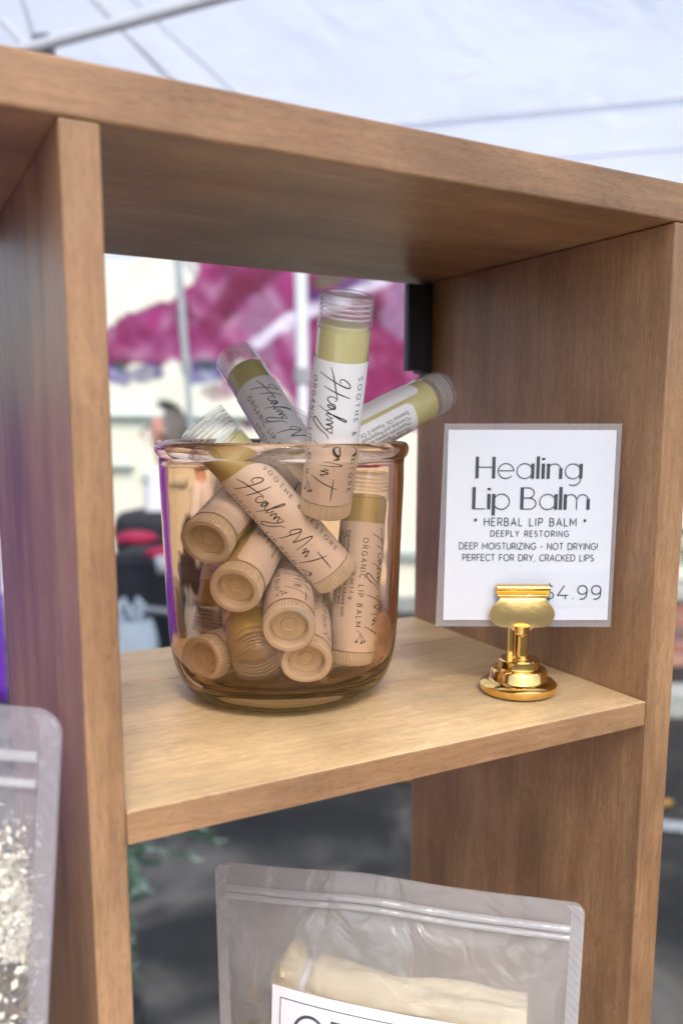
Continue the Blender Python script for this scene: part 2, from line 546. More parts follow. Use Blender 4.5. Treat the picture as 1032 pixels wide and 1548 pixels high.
def build_mural():
    dist = 6.0
    t = thing('mural_wall', 'cream wall painted with a magenta flower mural, far behind the wooden shelf', 'wall', matrix=frame_m(390, dist))
    s = dist / FPX
    nx, nz_ = 330, 200
    X0, X1, Y0, Y1 = -260, 1250, 120, 905                    # extent in picture units
    vs, fs, cols = [], [], []
    for j in range(nz_ + 1):
        for i in range(nx + 1):
            px = X0 + (X1 - X0) * i / nx
            py = Y0 + (Y1 - Y0) * j / nz_
            vs.append(((px - 390) * s, 0, (640 - py) * s + 1.35))
            cols.append(mural_color(px if px > 150 else 300 - px, py) if py < 652 else (0.78, 0.79, 0.64))
    for j in range(nz_):
        for i in range(nx):
            a = j * (nx + 1) + i
            fs.append((a, a + 1, a + nx + 2, a + nx + 1))
    m = MAT('mural_paint', rough=0.7)
    nt = NT(m)
    at_ = nt.n('ShaderNodeAttribute', attribute_name='paint')
    nt.l(at_.outputs['Color'], nt.b.inputs['Base Color'])
    me = mesh('painting', vs, fs)
    ca = me.color_attributes.new('paint', 'FLOAT_COLOR', 'POINT')
    flat = []
    for c in cols:
        flat += [c[0], c[1], c[2], 1.0]
    ca.data.foreach_set('color', flat)
    obj('painting', me, m, t)
    x0, x1 = (X0 - 390) * s, (X1 - 390) * s
    top = (640 - Y0) * s + 1.35
    cream = noise_mat('wall_paint', [(0.3, (0.70, 0.70, 0.58)), (0.7, (0.78, 0.78, 0.66))], scale=3, rough=0.8)
    obj('wall_core', box_me('wall_core', x0, x1, 0.01, 0.25, 0, top), cream, t)
    trim = noise_mat('trim_paint', [(0.3, (0.34, 0.42, 0.39)), (0.7, (0.44, 0.50, 0.46))], scale=6, rough=0.6)
    for py, a, b, h in ((632, -100, 420, 6), (707, -100, 200, 6), (722, 214, 420, 7), (840, 560, 1000, 12)):
        z = (640 - py) * s + 1.35
        obj('rail', box_me('rail', (a - 390) * s, (b - 390) * s, -0.05, 0.005, z - h * s / 2, z + h * s / 2, 0.004), trim, t)
    obj('plinth', box_me('plinth', x0, x1, -0.06, 0.008, 0, 0.12, 0.01), noise_mat('plinth_stone', [(0.3, (0.22, 0.25, 0.24)), (0.7, (0.34, 0.36, 0.33))], scale=8, rough=0.8), t)
build_mural()

# low brick wall, kerb and markings to the right of the shelf
brick_ms = [noise_mat('brick_clay_%s' % n, [(0.3, a), (0.7, b)], scale=60, rough=0.85, bump=0.3, bdist=0.002) for n, a, b in (('red', (0.30, 0.12, 0.085), (0.40, 0.19, 0.13)), ('pink', (0.42, 0.20, 0.15), (0.50, 0.28, 0.21)), ('plum', (0.16, 0.09, 0.10), (0.24, 0.13, 0.13)))]
def brick_wall():
    t = thing('brick_planter', 'low planter of red and plum bricks under a grey coping, right of the shelf', 'planter', matrix=frame_m(1085, 4.6))
    obj('mortar', box_me('mortar', -0.29, 0.62, 0.012, 0.22, 0, 0.385), noise_mat('mortar', [(0.3, (0.3, 0.29, 0.27)), (0.7, (0.42, 0.4, 0.37))], scale=40, rough=0.9), t)
    mes = [box_me('brick', 0, 0.205, 0, 0.1, 0, 0.062, 0.004, 1) for _ in range(3)]
    for me, m in zip(mes, brick_ms):
        me.materials.append(m)
    for row in range(5):
        off = -0.30 + (0.108 if row % 2 else 0)
        for k in range(4):
            me = mes[2] if row in (2, 3) and random.random() < 0.7 else mes[random.randrange(2)]
            o = obj('brick', me, None, t)
            o.location = (off + k * 0.216, random.uniform(-0.002, 0.003), 0.004 + row * 0.075)
    obj('coping', box_me('coping', -0.34, 0.66, -0.03, 0.25, 0.388, 0.46, 0.01), noise_mat('coping_stone', [(0.3, (0.34, 0.36, 0.32)), (0.7, (0.48, 0.48, 0.43))], scale=14, rough=0.8), t)
    return t
brick_wall()
leaf_green = noise_mat('leaf_green', [(0.3, (0.035, 0.08, 0.025)), (0.7, (0.10, 0.17, 0.05))], scale=40, rough=0.55)
def bush(name, label, px, d, z0, rad, n, mat, seed, leaf=0.03):
    rnd = random.Random(seed)
    t = thing(name, label, 'shrub', matrix=frame_m(px, d, z=GZ))
    vs, fs, st = [], [], []
    for k in range(n):
        a, b = rnd.uniform(0, 2 * PI), math.acos(rnd.uniform(-0.3, 1))
        rr = rad * rnd.uniform(0.55, 1) * (0.85 + 0.3 * noise.noise(Vector((math.cos(a) * 2, math.sin(a) * 2, b))))
        c = Vector((rr * math.sin(b) * math.cos(a), rr * math.sin(b) * math.sin(a) * 0.6, z0 + rad * 0.5 + rr * math.cos(b)))
        d1 = Vector((rnd.gauss(0, 1), rnd.gauss(0, 1), rnd.gauss(0.4, 1))).normalized()
        d2 = d1.cross(Vector((rnd.gauss(0, 1), rnd.gauss(0, 1), rnd.gauss(0, 1)))).normalized()
        s = leaf * rnd.uniform(0.7, 1.3)
        i = len(vs)
        vs += [c - d1 * s, c + d2 * s * 0.42, c + d1 * s, c - d2 * s * 0.42]
        fs.append((i, i + 1, i + 2, i + 3))
    obj('foliage', mesh('foliage', vs, fs), mat, t)
    obj('stem', tube_me('stem', [(0, 0, z0 - 0.15), (0.01, 0, z0 + rad * 0.5), (0.0, 0.01, z0 + rad)], [0.012, 0.009, 0.004]), MAT('bark', (0.1, 0.07, 0.05), 0.8), t)
    return t
bush('planter_shrub', 'green leafy shrub growing in the brick planter right of the shelf', 1112, 4.7, 0.46, 0.36, 900, leaf_green, 4)
kerb_me = box_me('kerb', -0.9, 2.6, 0, 0.16, 0, 0.13, 0.015)
kb = obj('kerb', kerb_me, noise_mat('kerb_concrete', [(0.3, (0.28, 0.30, 0.28)), (0.7, (0.42, 0.43, 0.40))], scale=20, rough=0.85), kind='structure')
kb.matrix_world = frame_m(1180, 3.75)
ln = obj('parking_line', mesh('parking_line', [(-0.30, 0, 0), (0.9, -0.28, 0), (0.9, -0.20, 0), (-0.30, 0.08, 0)], [(0, 1, 2, 3)]), noise_mat('road_paint', [(0.35, (0.30, 0.30, 0.29)), (0.6, (0.62, 0.62, 0.58))], scale=30, rough=0.7), kind='structure')
ln.matrix_world = frame_m(1060, 2.72, z=GZ + 0.004)

# fallen leaves
leaf_m = noise_mat('dry_leaf', [(0.3, (0.45, 0.20, 0.04)), (0.7, (0.62, 0.36, 0.08))], scale=60, rough=0.6)
def fallen_leaf(px, d, s, rot, label):
    vs, fs = [(0, 0, 0.006)], []
    n = 14
    for k in range(n):
        a = 2 * PI * k / n
        r = s * (0.62 + 0.38 * (k % 2)) * (1.15 if abs(math.cos(a)) > 0.8 else 0.85)
        vs.append((r * math.cos(a), r * math.sin(a) * 0.8, 0.004 + 0.02 * s / 0.05 * abs(math.sin(a * 2))))
    for k in range(n):
        fs.append((0, 1 + k, 1 + (k + 1) % n))
    o = obj('fallen_leaf', mesh('fallen_leaf', vs, fs), leaf_m)
    o.matrix_world = frame_m(px, d, rot, GZ + 0.003)
    tag(o, label, 'leaf', 'dry leaves on the asphalt')
fallen_leaf(613, 3.05, 0.045, 0.4, 'small orange dry leaf on the asphalt beside the right upright, seen below the shelf')
fallen_leaf(508, 3.05, 0.03, 1.4, 'tiny brown dry leaf on dark asphalt just below the shelf edge')
fallen_leaf(1028, 2.83, 0.06, 0.1, 'orange dry leaf on the asphalt at the picture edge, nearer one')
fallen_leaf(1022, 3.95, 0.09, 1.0, 'large orange dry leaf behind the kerb at the picture edge')

# ------------------------------------------------------------------ canopy tent overhead
def canopy():
    t = thing('canopy_tent', 'white fabric market tent stretched over the wooden shelf', 'tent', matrix=frame_m(1330, 1.95, 0.288, CP.z))
    # local: X right, Y away, back right corner at origin; 3 m square reaching back towards the camera
    EZ, PZ, S3 = 0.745, 1.62, 2.02
    m = bpy.data.materials.new('canopy_fabric')
    m.use_nodes = True
    nt = NT(m)
    nt.t.nodes.remove(nt.b)
    df = nt.n('ShaderNodeBsdfDiffuse')
    df.inputs[0].default_value = (0.86, 0.88, 0.91, 1)
    tr = nt.n('ShaderNodeBsdfTranslucent')
    tr.inputs[0].default_value = (0.95, 0.96, 0.985, 1)
    mx = nt.n('ShaderNodeMixShader')
    mx.inputs[0].default_value = 0.86
    nz = nt.n('ShaderNodeTexNoise', _Scale=5.0, _Detail=3.0, _Distortion=1.5)
    tc = nt.n('ShaderNodeTexCoord')
    nt.l(tc.outputs['Object'], nz.inputs['Vector'])
    bp = nt.n('ShaderNodeBump', _Strength=0.22, _Distance=0.035)
    nt.l(nz.outputs[0], bp.inputs['Height'])
    nt.l(bp.outputs[0], df.inputs['Normal'])
    nt.l(bp.outputs[0], tr.inputs['Normal'])
    nt.l(df.outputs[0], mx.inputs[1])
    nt.l(tr.outputs[0], mx.inputs[2])
    nt.l(mx.outputs[0], nt.o.inputs['Surface'])
    x0, x1, y0, y1 = -3.0, 0.4, -S3, 0.0
    cx, cyy = (x0 + x1) / 2, (y0 + y1) / 2
    corners = [(x0, y1), (x1, y1), (x1, y0), (x0, y0)]
    names = ['back_panel', 'right_panel', 'front_panel', 'left_panel']
    n = 26
    for q in range(4):
        a, b = corners[q], corners[(q + 1) % 4]
        vs, fs = [], []
        for j in range(n + 1):
            v = j / n
            for i in range(n + 1):
                u = i / n
                ex, ey = a[0] + (b[0] - a[0]) * u, a[1] + (b[1] - a[1]) * u
                x, y = ex + (cx - ex) * v, ey + (cyy - ey) * v
                sag = -0.05 * math.sin(PI * v) * math.sin(PI * u) + 0.006 * math.sin(u * 23 + v * 5) * (1 - v) + 0.01 * noise.noise(Vector((u * 5, v * 4, q * 3.0)))
                vs.append((x, y, EZ + (PZ - EZ) * v + sag * (1 if j else 0)))
        for j in range(n):
            for i in range(n):
                k = j * (n + 1) + i
                fs.append((k, k + 1, k + n + 2, k + n + 1))
        obj(names[q], mesh(names[q], vs, fs, True), m, t)
        # valance hanging below the eave
        vs, fs = [], []
        nn = 60
        outx, outy = ((0, 1), (1, 0), (0, -1), (-1, 0))[q]
        for j in range(4):
            for i in range(nn + 1):
                u = i / nn
                w = 0.012 * math.sin(u * 31 + q) * j / 3 + 0.003 + 0.11 * j
                vs.append((a[0] + (b[0] - a[0]) * u + outx * w, a[1] + (b[1] - a[1]) * u + outy * w, EZ - 0.003 - 0.075 * j + (0.02 * abs(math.sin(u * PI * 8)) if j == 3 else 0)))
        for j in range(3):
            for i in range(nn):
                k = j * (nn + 1) + i
                fs.append((k, k + 1, k + nn + 2, k + nn + 1))
        obj('valance', mesh('valance', vs, fs, True), m, t)
        # hem webbing at the eave and hip seams
        obj('eave_hem', tube_me('eave_hem', [(a[0], a[1], EZ), (b[0], b[1], EZ)], 0.0045, 8), m, t)
        if q == 0:
            obj('eave_hem', tube_me('eave_hem', [(a[0], a[1] + 0.110, EZ - 0.080), (b[0], b[1] + 0.110, EZ - 0.080)], 0.0035, 8), m, t)
        obj('hip_seam', tube_me('hip_seam', [(a[0], a[1], EZ - 0.006), (cx, cyy, PZ - 0.006)], 0.004, 8), m, t)
    return t
seam_m = noise_mat('seam_webbing', [(0.3, (0.78, 0.80, 0.80)), (0.7, (0.84, 0.86, 0.86))], scale=50, rough=0.8)
steel = noise_mat('white_powder_coat', [(0.3, (0.78, 0.80, 0.82)), (0.7, (0.82, 0.84, 0.86))], scale=30, rough=0.35)
ct = canopy()
inv = ct.matrix_world.inverted()
def ray_bar(name, a, b, rad, par=ct, mat=steel, ext=0.15):
    p, q = at(*a), at(*b)
    d = (q - p) * ext
    i = par.matrix_world.inverted()
    return obj(name, tube_me(name, [i @ (p - d), i @ (q + d)], rad, 16), mat, par)
ray_bar('truss_bar', (60, 68, 1.62), (340, -8, 1.50), 0.0110)
ray_bar('truss_bar', (120, -26, 1.66), (262, 122, 1.70), 0.0078)
ray_bar('truss_bar', (-14, 14, 1.68), (46, 74, 1.66), 0.0085)
ray_bar('fabric_seam', (190, -12, 1.72), (352, 138, 1.86), 0.0028, mat=seam_m)
ray_bar('fabric_seam', (30, -12, 1.70), (56, 70, 1.76), 0.0045, mat=seam_m)
jb = at(66, 70, 1.64)
jj = obj('truss_joint', box_me('truss_joint', -0.018, 0.018, -0.014, 0.014, -0.02, 0.02, 0.004), MAT('joint_plastic', (0.12, 0.13, 0.14), 0.4), ct)
jj.location = inv @ jb

def tent_leg(label, top, bot, rad, mat, flare):
    p, q = at(*top), at(*bot)
    q2 = p + (q - p) * ((p.z - GZ) / (p.z - q.z))
    t = thing('tent_leg', label, 'pole', loc=(q2.x, q2.y, GZ), group='bare tent legs standing behind the shelf')
    loc = Vector((q2.x, q2.y, GZ))
    up = p + (p - q2) * 0.25
    mid = q2 + (up - q2) * 0.62
    obj('lower_pole', tube_me('lower_pole', [q2 - loc + Vector((0, 0, 0.008)), mid - loc], rad * 0.82, 14), mat, t)
    obj('upper_pole', tube_me('upper_pole', [mid - loc, up - loc], rad, 14), mat, t)
    obj('foot_plate', box_me('foot_plate', -flare, flare, -flare, flare, 0, 0.008, 0.002), mat, t)
    obj('collar', tube_me('collar', [mid - loc - Vector((0, 0, 0.03)), mid - loc + Vector((0, 0, 0.03))], rad * 1.4, 14), MAT('collar_plastic', (0.35, 0.36, 0.38), 0.4), t)
tent_leg('slim grey tent leg leaning slightly, left one behind the wooden shelf', (268, 385, 3.6), (287, 625, 3.6), 0.0165, noise_mat('grey_leg', [(0.3, (0.30, 0.34, 0.35)), (0.7, (0.38, 0.42, 0.43))], scale=20, rough=0.4, metal=0.2), 0.05)
tent_leg('thicker white tent leg, right one behind the wooden shelf', (454, 400, 3.5), (459, 660, 3.5), 0.027, MAT('white_leg', (0.72, 0.76, 0.80), 0.35), 0.07)

# purple cloth hanging at the left, seen through the left cubby
def drape():
    base = at(-204, 800, 1.25)
    t = thing('purple_drape', 'bright purple cloth hanging behind the left cubby of the shelf', 'drape', loc=(base.x, base.y, GZ), rotz=-0.35)
    vs, fs = [], []
    nx, nz_ = 150, 20
    for j in range(nz_ + 1):
        for i in range(nx + 1):
            u, v = i / nx, j / nz_
            vs.append((-1.15 + 1.34 * u, 0.03 * math.sin(u * 61) * (0.4 + 0.6 * (1 - v)) + 0.012 * math.sin(u * 71 + 2), 0.93 + 0.45 * v - (0.35 * (1 - v) if u < 0.72 else 0)))
    for j in range(nz_):
        for i in range(nx):
            k = j * (nx + 1) + i
            fs.append((k, k + 1, k + nx + 2, k + nx + 1))
    cl = obj('cloth', mesh('cloth', vs, fs, True), noise_mat('purple_cloth', [(0.3, (0.20, 0.035, 0.52)), (0.7, (0.28, 0.06, 0.62))], scale=8, rough=0.7), t)
    so = cl.modifiers.new('thick', 'SOLIDIFY')
    so.thickness = 0.003
    obj('rod', tube_me('rod', [(-1.2, 0, 1.39), (0.22, 0, 1.39)], 0.012, 12), steel, t)
    for x in (-1.18, 0.205):
        obj('upright', tube_me('upright', [(x, 0.02, 0), (x, 0.02, 1.37)], 0.012, 12), steel, t)
drape()

# ------------------------------------------------------------------ seated person, wagon, bag
def skin_body(name, joints, edges, mat, parent, sub=2, rot=None):
    """one continuous surface grown from a skeleton: joints {name: (pos, rx, ry)}"""
    keys = list(joints)
    me = bpy.data.meshes.new(name)
    me.from_pydata([joints[k][0] for k in keys], [(keys.index(a), keys.index(b)) for a, b in edges], [])
    me.materials.append(mat)
    o = bpy.data.objects.new(name, me)
    COL.objects.link(o)
    o.parent = parent
    sk = o.modifiers.new('skin', 'SKIN')
    sk.use_smooth_shade = True
    for i, k in enumerate(keys):
        d = me.skin_vertices[0].data[i]
        d.radius = (joints[k][1], joints[k][2])
        d.use_root = (i == 0)
    ss = o.modifiers.new('sub', 'SUBSURF')
    ss.levels = sub
    ss.render_levels = sub
    return o

def person():
    # local: X picture right, Y away; the person faces picture-left (-X)
    t = thing('person', 'seated person with grey hair in a white shirt facing left, hands on a dark lap', 'person', matrix=frame_m(262, 4.25))
    skin = noise_mat('skin', [(0.3, (0.55, 0.27, 0.20)), (0.7, (0.62, 0.33, 0.25))], scale=20, rough=0.5)
    shirt = noise_mat('white_shirt', [(0.3, (0.72, 0.74, 0.76)), (0.7, (0.80, 0.81, 0.82))], scale=9, rough=0.8, bump=0.3, bdist=0.02)
    jeans = noise_mat('blue_jeans', [(0.3, (0.05, 0.13, 0.30)), (0.7, (0.10, 0.22, 0.42))], scale=12, rough=0.8)
    black = noise_mat('black_fabric', [(0.3, (0.012, 0.012, 0.015)), (0.7, (0.03, 0.03, 0.036))], scale=20, rough=0.7)
    J = {'pelvis': ((0.02, 0, 0.60), 0.14, 0.16), 'waist': ((0.0, 0, 0.76), 0.12, 0.14), 'chest': ((-0.02, 0, 0.98), 0.13, 0.17), 'neck0': ((-0.03, 0, 1.14), 0.06, 0.07), 'neck': ((-0.045, 0, 1.20), 0.05, 0.05), 'skull': ((-0.05, 0, 1.30), 0.095, 0.080), 'crown': ((-0.045, 0, 1.39), 0.065, 0.06)}
    E = [('pelvis', 'waist'), ('waist', 'chest'), ('chest', 'neck0'), ('neck0', 'neck'), ('neck', 'skull'), ('skull', 'crown')]
    for s, n in ((-1, 'a'), (1, 'b')):
        J.update({'sh' + n: ((-0.02, 0.17 * s, 1.08), 0.06, 0.06), 'el' + n: ((-0.06, 0.21 * s, 0.84), 0.045, 0.045), 'wr' + n: ((-0.24, 0.10 * s, 0.80), 0.03, 0.026), 'pa' + n: ((-0.31, 0.05 * s, 0.81), 0.038, 0.02), 'fi' + n: ((-0.37, 0.02 * s, 0.79), 0.022, 0.014),
                  'hi' + n: ((0.0, 0.10 * s, 0.58), 0.095, 0.095), 'kn' + n: ((-0.42, 0.12 * s, 0.57), 0.07, 0.07), 'an' + n: ((-0.40, 0.12 * s, 0.12), 0.045, 0.045), 'to' + n: ((-0.55, 0.13 * s, 0.05), 0.035, 0.04)})
        E += [('chest', 'sh' + n), ('sh' + n, 'el' + n), ('el' + n, 'wr' + n), ('wr' + n, 'pa' + n), ('pa' + n, 'fi' + n), ('pelvis', 'hi' + n), ('hi' + n, 'kn' + n), ('kn' + n, 'an' + n), ('an' + n, 'to' + n)]
    skin_body('body', J, E, skin, t)
    # facial features
    obj('nose', tube_me('nose', [(-0.138, 0, 1.325), (-0.168, 0, 1.285), (-0.138, 0, 1.275)], [0.008, 0.013, 0.009], 8), skin, t)
    eye = MAT('eye', (0.05, 0.04, 0.04), 0.3)
    for s in (-1, 1):
        obj('eye', lathe_me('eye', [(0, -0.009), (0.007, -0.005), (0.009, 0), (0.007, 0.005), (0, 0.009)], 12), eye, t).location = (-0.128, 0.033 * s, 1.322)
        obj('ear', tube_me('ear', [(-0.045, 0.080 * s, 1.27), (-0.03, 0.092 * s, 1.30), (-0.045, 0.084 * s, 1.33)], [0.01, 0.016, 0.012], 8), skin, t)
    obj('mouth', tube_me('mouth', [(-0.136, -0.022, 1.245), (-0.143, 0, 1.247), (-0.136, 0.022, 1.245)], 0.005, 8), MAT('lips', (0.42, 0.14, 0.12), 0.5), t)
    # hair: strands clumped over the back and top of the skull
    vs, fs = [], []
    rnd = random.Random(3)
    for k in range(2600):
        a = rnd.uniform(-2.3, 2.3)
        e = rnd.uniform(-0.5, 1.5)
        if math.cos(a) * math.cos(e) < 0.12 and e < 1.15:
            continue
        n = Vector((math.cos(a) * math.cos(e), math.sin(a) * math.cos(e), math.sin(e)))
        c = Vector((-0.045 + n.x * 0.104, n.y * 0.095, 1.325 + n.z * 0.112))
        d = (Vector((0.3, 0, -1)) - n * Vector((0.3, 0, -1)).dot(n) + Vector((rnd.gauss(0, .15), rnd.gauss(0, .15), rnd.gauss(0, .15)))).normalized()
        w = n.cross(d) * 0.004
        i = len(vs)
        L = rnd.uniform(0.03, 0.06)
        vs += [c - w, c + w, c + d * L + w * 0.4 + n * 0.006, c + d * L - w * 0.4 + n * 0.006]
        fs.append((i, i + 1, i + 2, i + 3))
    obj('hair', mesh('hair', vs, fs), noise_mat('grey_hair', [(0.3, (0.16, 0.14, 0.12)), (0.7, (0.40, 0.37, 0.34))], scale=60, rough=0.6), t)
    # clothes follow the body
    J2 = {'pelvis': ((0.02, 0, 0.64), 0.15, 0.175), 'waist': ((0.0, 0, 0.76), 0.135, 0.16), 'chest': ((-0.02, 0, 0.98), 0.145, 0.185), 'neck0': ((-0.03, 0, 1.13), 0.075, 0.09)}
    E2 = [('pelvis', 'waist'), ('waist', 'chest'), ('chest', 'neck0')]
    for s, n in ((-1, 'a'), (1, 'b')):
        J2.update({'sh' + n: ((-0.02, 0.17 * s, 1.07), 0.075, 0.075), 'el' + n: ((-0.05, 0.21 * s, 0.86), 0.065, 0.065), 'cu' + n: ((-0.13, 0.17 * s, 0.825), 0.052, 0.052)})
        E2 += [('chest', 'sh' + n), ('sh' + n, 'el' + n), ('el' + n, 'cu' + n)]
    skin_body('shirt', J2, E2, shirt, t)
    J3 = {'pelvis': ((0.02, 0, 0.59), 0.155, 0.18)}
    E3 = []
    for s, n in ((-1, 'a'), (1, 'b')):
        J3.update({'hi' + n: ((-0.02, 0.11 * s, 0.575), 0.105, 0.105), 'kn' + n: ((-0.42, 0.12 * s, 0.57), 0.085, 0.085), 'an' + n: ((-0.40, 0.12 * s, 0.15), 0.065, 0.065)})
        E3 += [('pelvis', 'hi' + n), ('hi' + n, 'kn' + n), ('kn' + n, 'an' + n)]
    skin_body('trousers', J3, E3, jeans, t)
    for s in (-1, 1):
        obj('shoe', tube_me('shoe', [(-0.34, 0.12 * s, 0.05), (-0.45, 0.12 * s, 0.06), (-0.60, 0.13 * s, 0.04)], [0.045, 0.055, 0.04], 12), black, t)
    # stool
    st = thing('camping_stool', 'black folding stool under the seated person behind the jar', 'stool', matrix=frame_m(268, 4.25))
    obj('seat', box_me('seat', -0.2, 0.2, -0.2, 0.2, 0.40, 0.43, 0.01), black, st)
    for a, b in (((-0.18, -0.18), (0.18, -0.18)), ((0.18, -0.18), (-0.18, -0.18)), ((-0.18, 0.18), (0.18, 0.18)), ((0.18, 0.18), (-0.18, 0.18))):
        off = 0.01 if a[0] < 0 else -0.01
        obj('leg', tube_me('leg', [(a[0], a[1] + off, 0.005), (b[0], b[1] + off, 0.40)], 0.011, 8), steel, st)
    # black cloth bag lying on the lap
    bg_ = obj('black_bag', box_me('black_bag', -0.16, 0.20, -0.20, 0.16, -0.10, 0.13, 0.06, 4), black)
    bg_.matrix_world = frame_m(236, 4.12, 0.2, GZ + 0.80)
    tag(bg_, 'soft black bag on the lap of the seated person', 'bag')
person()

def wagon():
    black = noise_mat('wagon_fabric', [(0.3, (0.014, 0.015, 0.02)), (0.7, (0.035, 0.037, 0.048))], scale=10, rough=0.7)
    dark = MAT('dark_frame', (0.03, 0.03, 0.035), 0.35, 0.3)
    red = noise_mat('red_cloth', [(0.3, (0.60, 0.02, 0.08)), (0.7, (0.75, 0.05, 0.14))], scale=20, rough=0.6)
    t = thing('folding_wagon', 'black folding wagon with a silver bar in front of the seated person', 'wagon', matrix=frame_m(270, 3.55, 0.15))
    obj('fabric_tub', box_me('fabric_tub', -0.30, 0.30, -0.22, 0.22, 0.30, 0.80, 0.03, 3), black, t)
    for s in (-1, 1):
        obj('side_bar', tube_me('side_bar', [(-0.31, 0.235 * s, 0.26), (-0.31, 0.235 * s, 0.82), (0.31, 0.235 * s, 0.82), (0.31, 0.235 * s, 0.26)], 0.012, 10), dark, t)
    obj('silver_bar', tube_me('silver_bar', [(-0.24, -0.255, 0.62), (0.05, -0.255, 0.60), (0.22, -0.255, 0.59)], 0.016, 10), MAT('silver', (0.5, 0.5, 0.5), 0.35, 0.6), t)
    for x in (-0.24, 0.24):
        for y in (-0.25, 0.25):
            wv = thing_part('wheel', t, (x, y, 0.125))
            w = obj('tyre', lathe_me('tyre', [(0.09, -0.02), (0.12, -0.018), (0.125, 0), (0.12, 0.018), (0.09, 0.02)], 32, close=True), dark, wv)
            r_ = obj('rim', lathe_me('rim', [(0, -0.015), (0.088, -0.015), (0.088, 0.015), (0, 0.015)], 24, smooth=False), MAT('rim_grey', (0.2, 0.2, 0.21), 0.4), wv)
            w.rotation_euler = r_.rotation_euler = (PI / 2, 0, 0)
    for px, py, s, lab in ((206, 813, 0.075, 'red folded cloth on the rim of the black wagon, larger left one'), (246, 835, 0.062, 'red folded cloth on the black wagon nearest the jar, smaller right one')):
        p = at(px, py, 3.32)
        o = obj('red_cloth', lathe_me('red_cloth', [(0, -0.5 * s), (0.7 * s, -0.42 * s), (s, -0.1 * s), (0.85 * s, 0.3 * s), (0.4 * s, 0.5 * s), (0, 0.42 * s)], 20, radial=lambda k, n, i: 1 + 0.16 * math.sin(k * 1.3 + i)), red)
        o.location = p
        o.scale = (1, 0.8, 0.7)
        tag(o, lab, 'cloth', 'red cloths on the wagon')
    p = at(246, 852, 3.30)
    o = obj('paper_cup', lathe_me('paper_cup', [(0, 0), (0.022, 0), (0.03, 0.07), (0.028, 0.07), (0.021, 0.004), (0, 0.004)], 20), MAT('cup_white', (0.75, 0.76, 0.78), 0.5))
    o.location = p - Vector((0, 0, 0.035))
    tag(o, 'small white cup beside the red cloth on the wagon', 'cup')
def thing_part(name, parent, loc):
    o = bpy.data.objects.new(name, None)
    COL.objects.link(o)
    o.parent = parent
    o.location = loc
    return o
wagon()

def carrier_bag():
    white = MAT('bag_plastic', (0.62, 0.70, 0.74), 0.4)
    t = thing('carrier_bag', 'crumpled pale blue plastic carrier bag on the ground left of the jar', 'bag', matrix=frame_m(186, 3.15))
    vs, fs = [], []
    n, m_ = 28, 12
    for j in range(m_ + 1):
        v = j / m_
        for k in range(n):
            a = 2 * PI * k / n
            r = (0.15 * (1 - v * 0.8) ** 0.6 + 0.02) * (1 + 0.18 * noise.noise(Vector((math.cos(a) * 3, math.sin(a) * 3, v * 5))))
            vs.append((r * math.cos(a), r * 0.8 * math.sin(a), 0.005 + 0.60 * v))
    for j in range(m_):
        for k in range(n):
            fs.append((j * n + k, j * n + (k + 1) % n, (j + 1) * n + (k + 1) % n, (j + 1) * n + k))
    fs.append(tuple(range(n))[::-1])
    obj('bag_body', mesh('bag_body', vs, fs), white, t)
    for s in (-1, 1):
        obj('handle', tube_me('handle', [(0.03 * s, 0, 0.59), (0.05 * s, 0, 0.66), (0.03 * s, 0.02, 0.68), (0.0, 0.03, 0.59)], 0.012, 8), white, t)
carrier_bag()

# frosted conifer behind the divider, its branch tips showing under the shelf
def conifer():
    t = thing('potted_conifer', 'small spruce with frosted tips standing behind the divider below the shelf', 'plant', matrix=frame_m(128, 1.55))
    green = noise_mat('spruce_green', [(0.35, (0.05, 0.13, 0.06)), (0.5, (0.12, 0.24, 0.13)), (0.62, (0.50, 0.62, 0.52))], scale=30, rough=0.6)
    obj('trunk', tube_me('trunk', [(0, 0, 0.16), (0, 0, 0.76)], [0.012, 0.003], 8), MAT('spruce_bark', (0.12, 0.08, 0.05), 0.9), t)
    rnd = random.Random(11)
    vs, fs = [], []
    for lev in range(15):
        z = 0.24 + lev * 0.034
        R = 0.19 * math.exp(-((z - 0.565) / 0.085) ** 2) + 0.045
        for k in range(8):
            a = k * PI / 4 + lev * 0.7 + rnd.uniform(-.2, .2)
            d = Vector((math.cos(a), math.sin(a), 0.22)).normalized()
            L = R * rnd.uniform(0.85, 1.1)
            for q in range(34):
                s = q / 33 * L
                c = Vector((0, 0, z)) + d * s + Vector((0, 0, -0.25 * s * s / max(R, .01)))
                for _ in range(2):
                    e = (d * 0.7 + Vector((rnd.gauss(0, .6), rnd.gauss(0, .6), rnd.gauss(0, .5)))).normalized()
                    w = e.cross(Vector((rnd.gauss(0, 1), rnd.gauss(0, 1), rnd.gauss(0, 1)))).normalized() * 0.0022
                    i = len(vs)
                    vs += [c - w, c + w, c + e * 0.026]
                    fs.append((i, i + 1, i + 2))
    obj('needles', mesh('needles', vs, fs), green, t)
    obj('pot', lathe_me('pot', [(0, 0), (0.048, 0), (0.062, 0.15), (0.068, 0.15), (0.068, 0.17), (0.060, 0.17), (0.056, 0.155), (0, 0.155)], 32), MAT('pot_black', (0.03, 0.03, 0.03), 0.5), t)
conifer()

# ------------------------------------------------------------------ table that carries the shelf unit
def table():
    t = thing('display_table', 'folding table that carries the wooden shelf unit', 'table', loc=(0, 0, GZ))
    top = ZB - TS - GZ - 0.0005
    obj('tabletop', box_me('tabletop', -1.15, 0.178, -0.42, 0.15, top - 0.03, top, 0.004), MAT('table_top', (0.55, 0.54, 0.52), 0.5), t)
    for x in (-1.1, 0.13):
        for y in (-0.37, 0.12):
            obj('leg', tube_me('leg', [(x, y, 0), (x, y, top - 0.03)], 0.014, 10), MAT('leg_grey', (0.2, 0.2, 0.21), 0.4), t)
table()

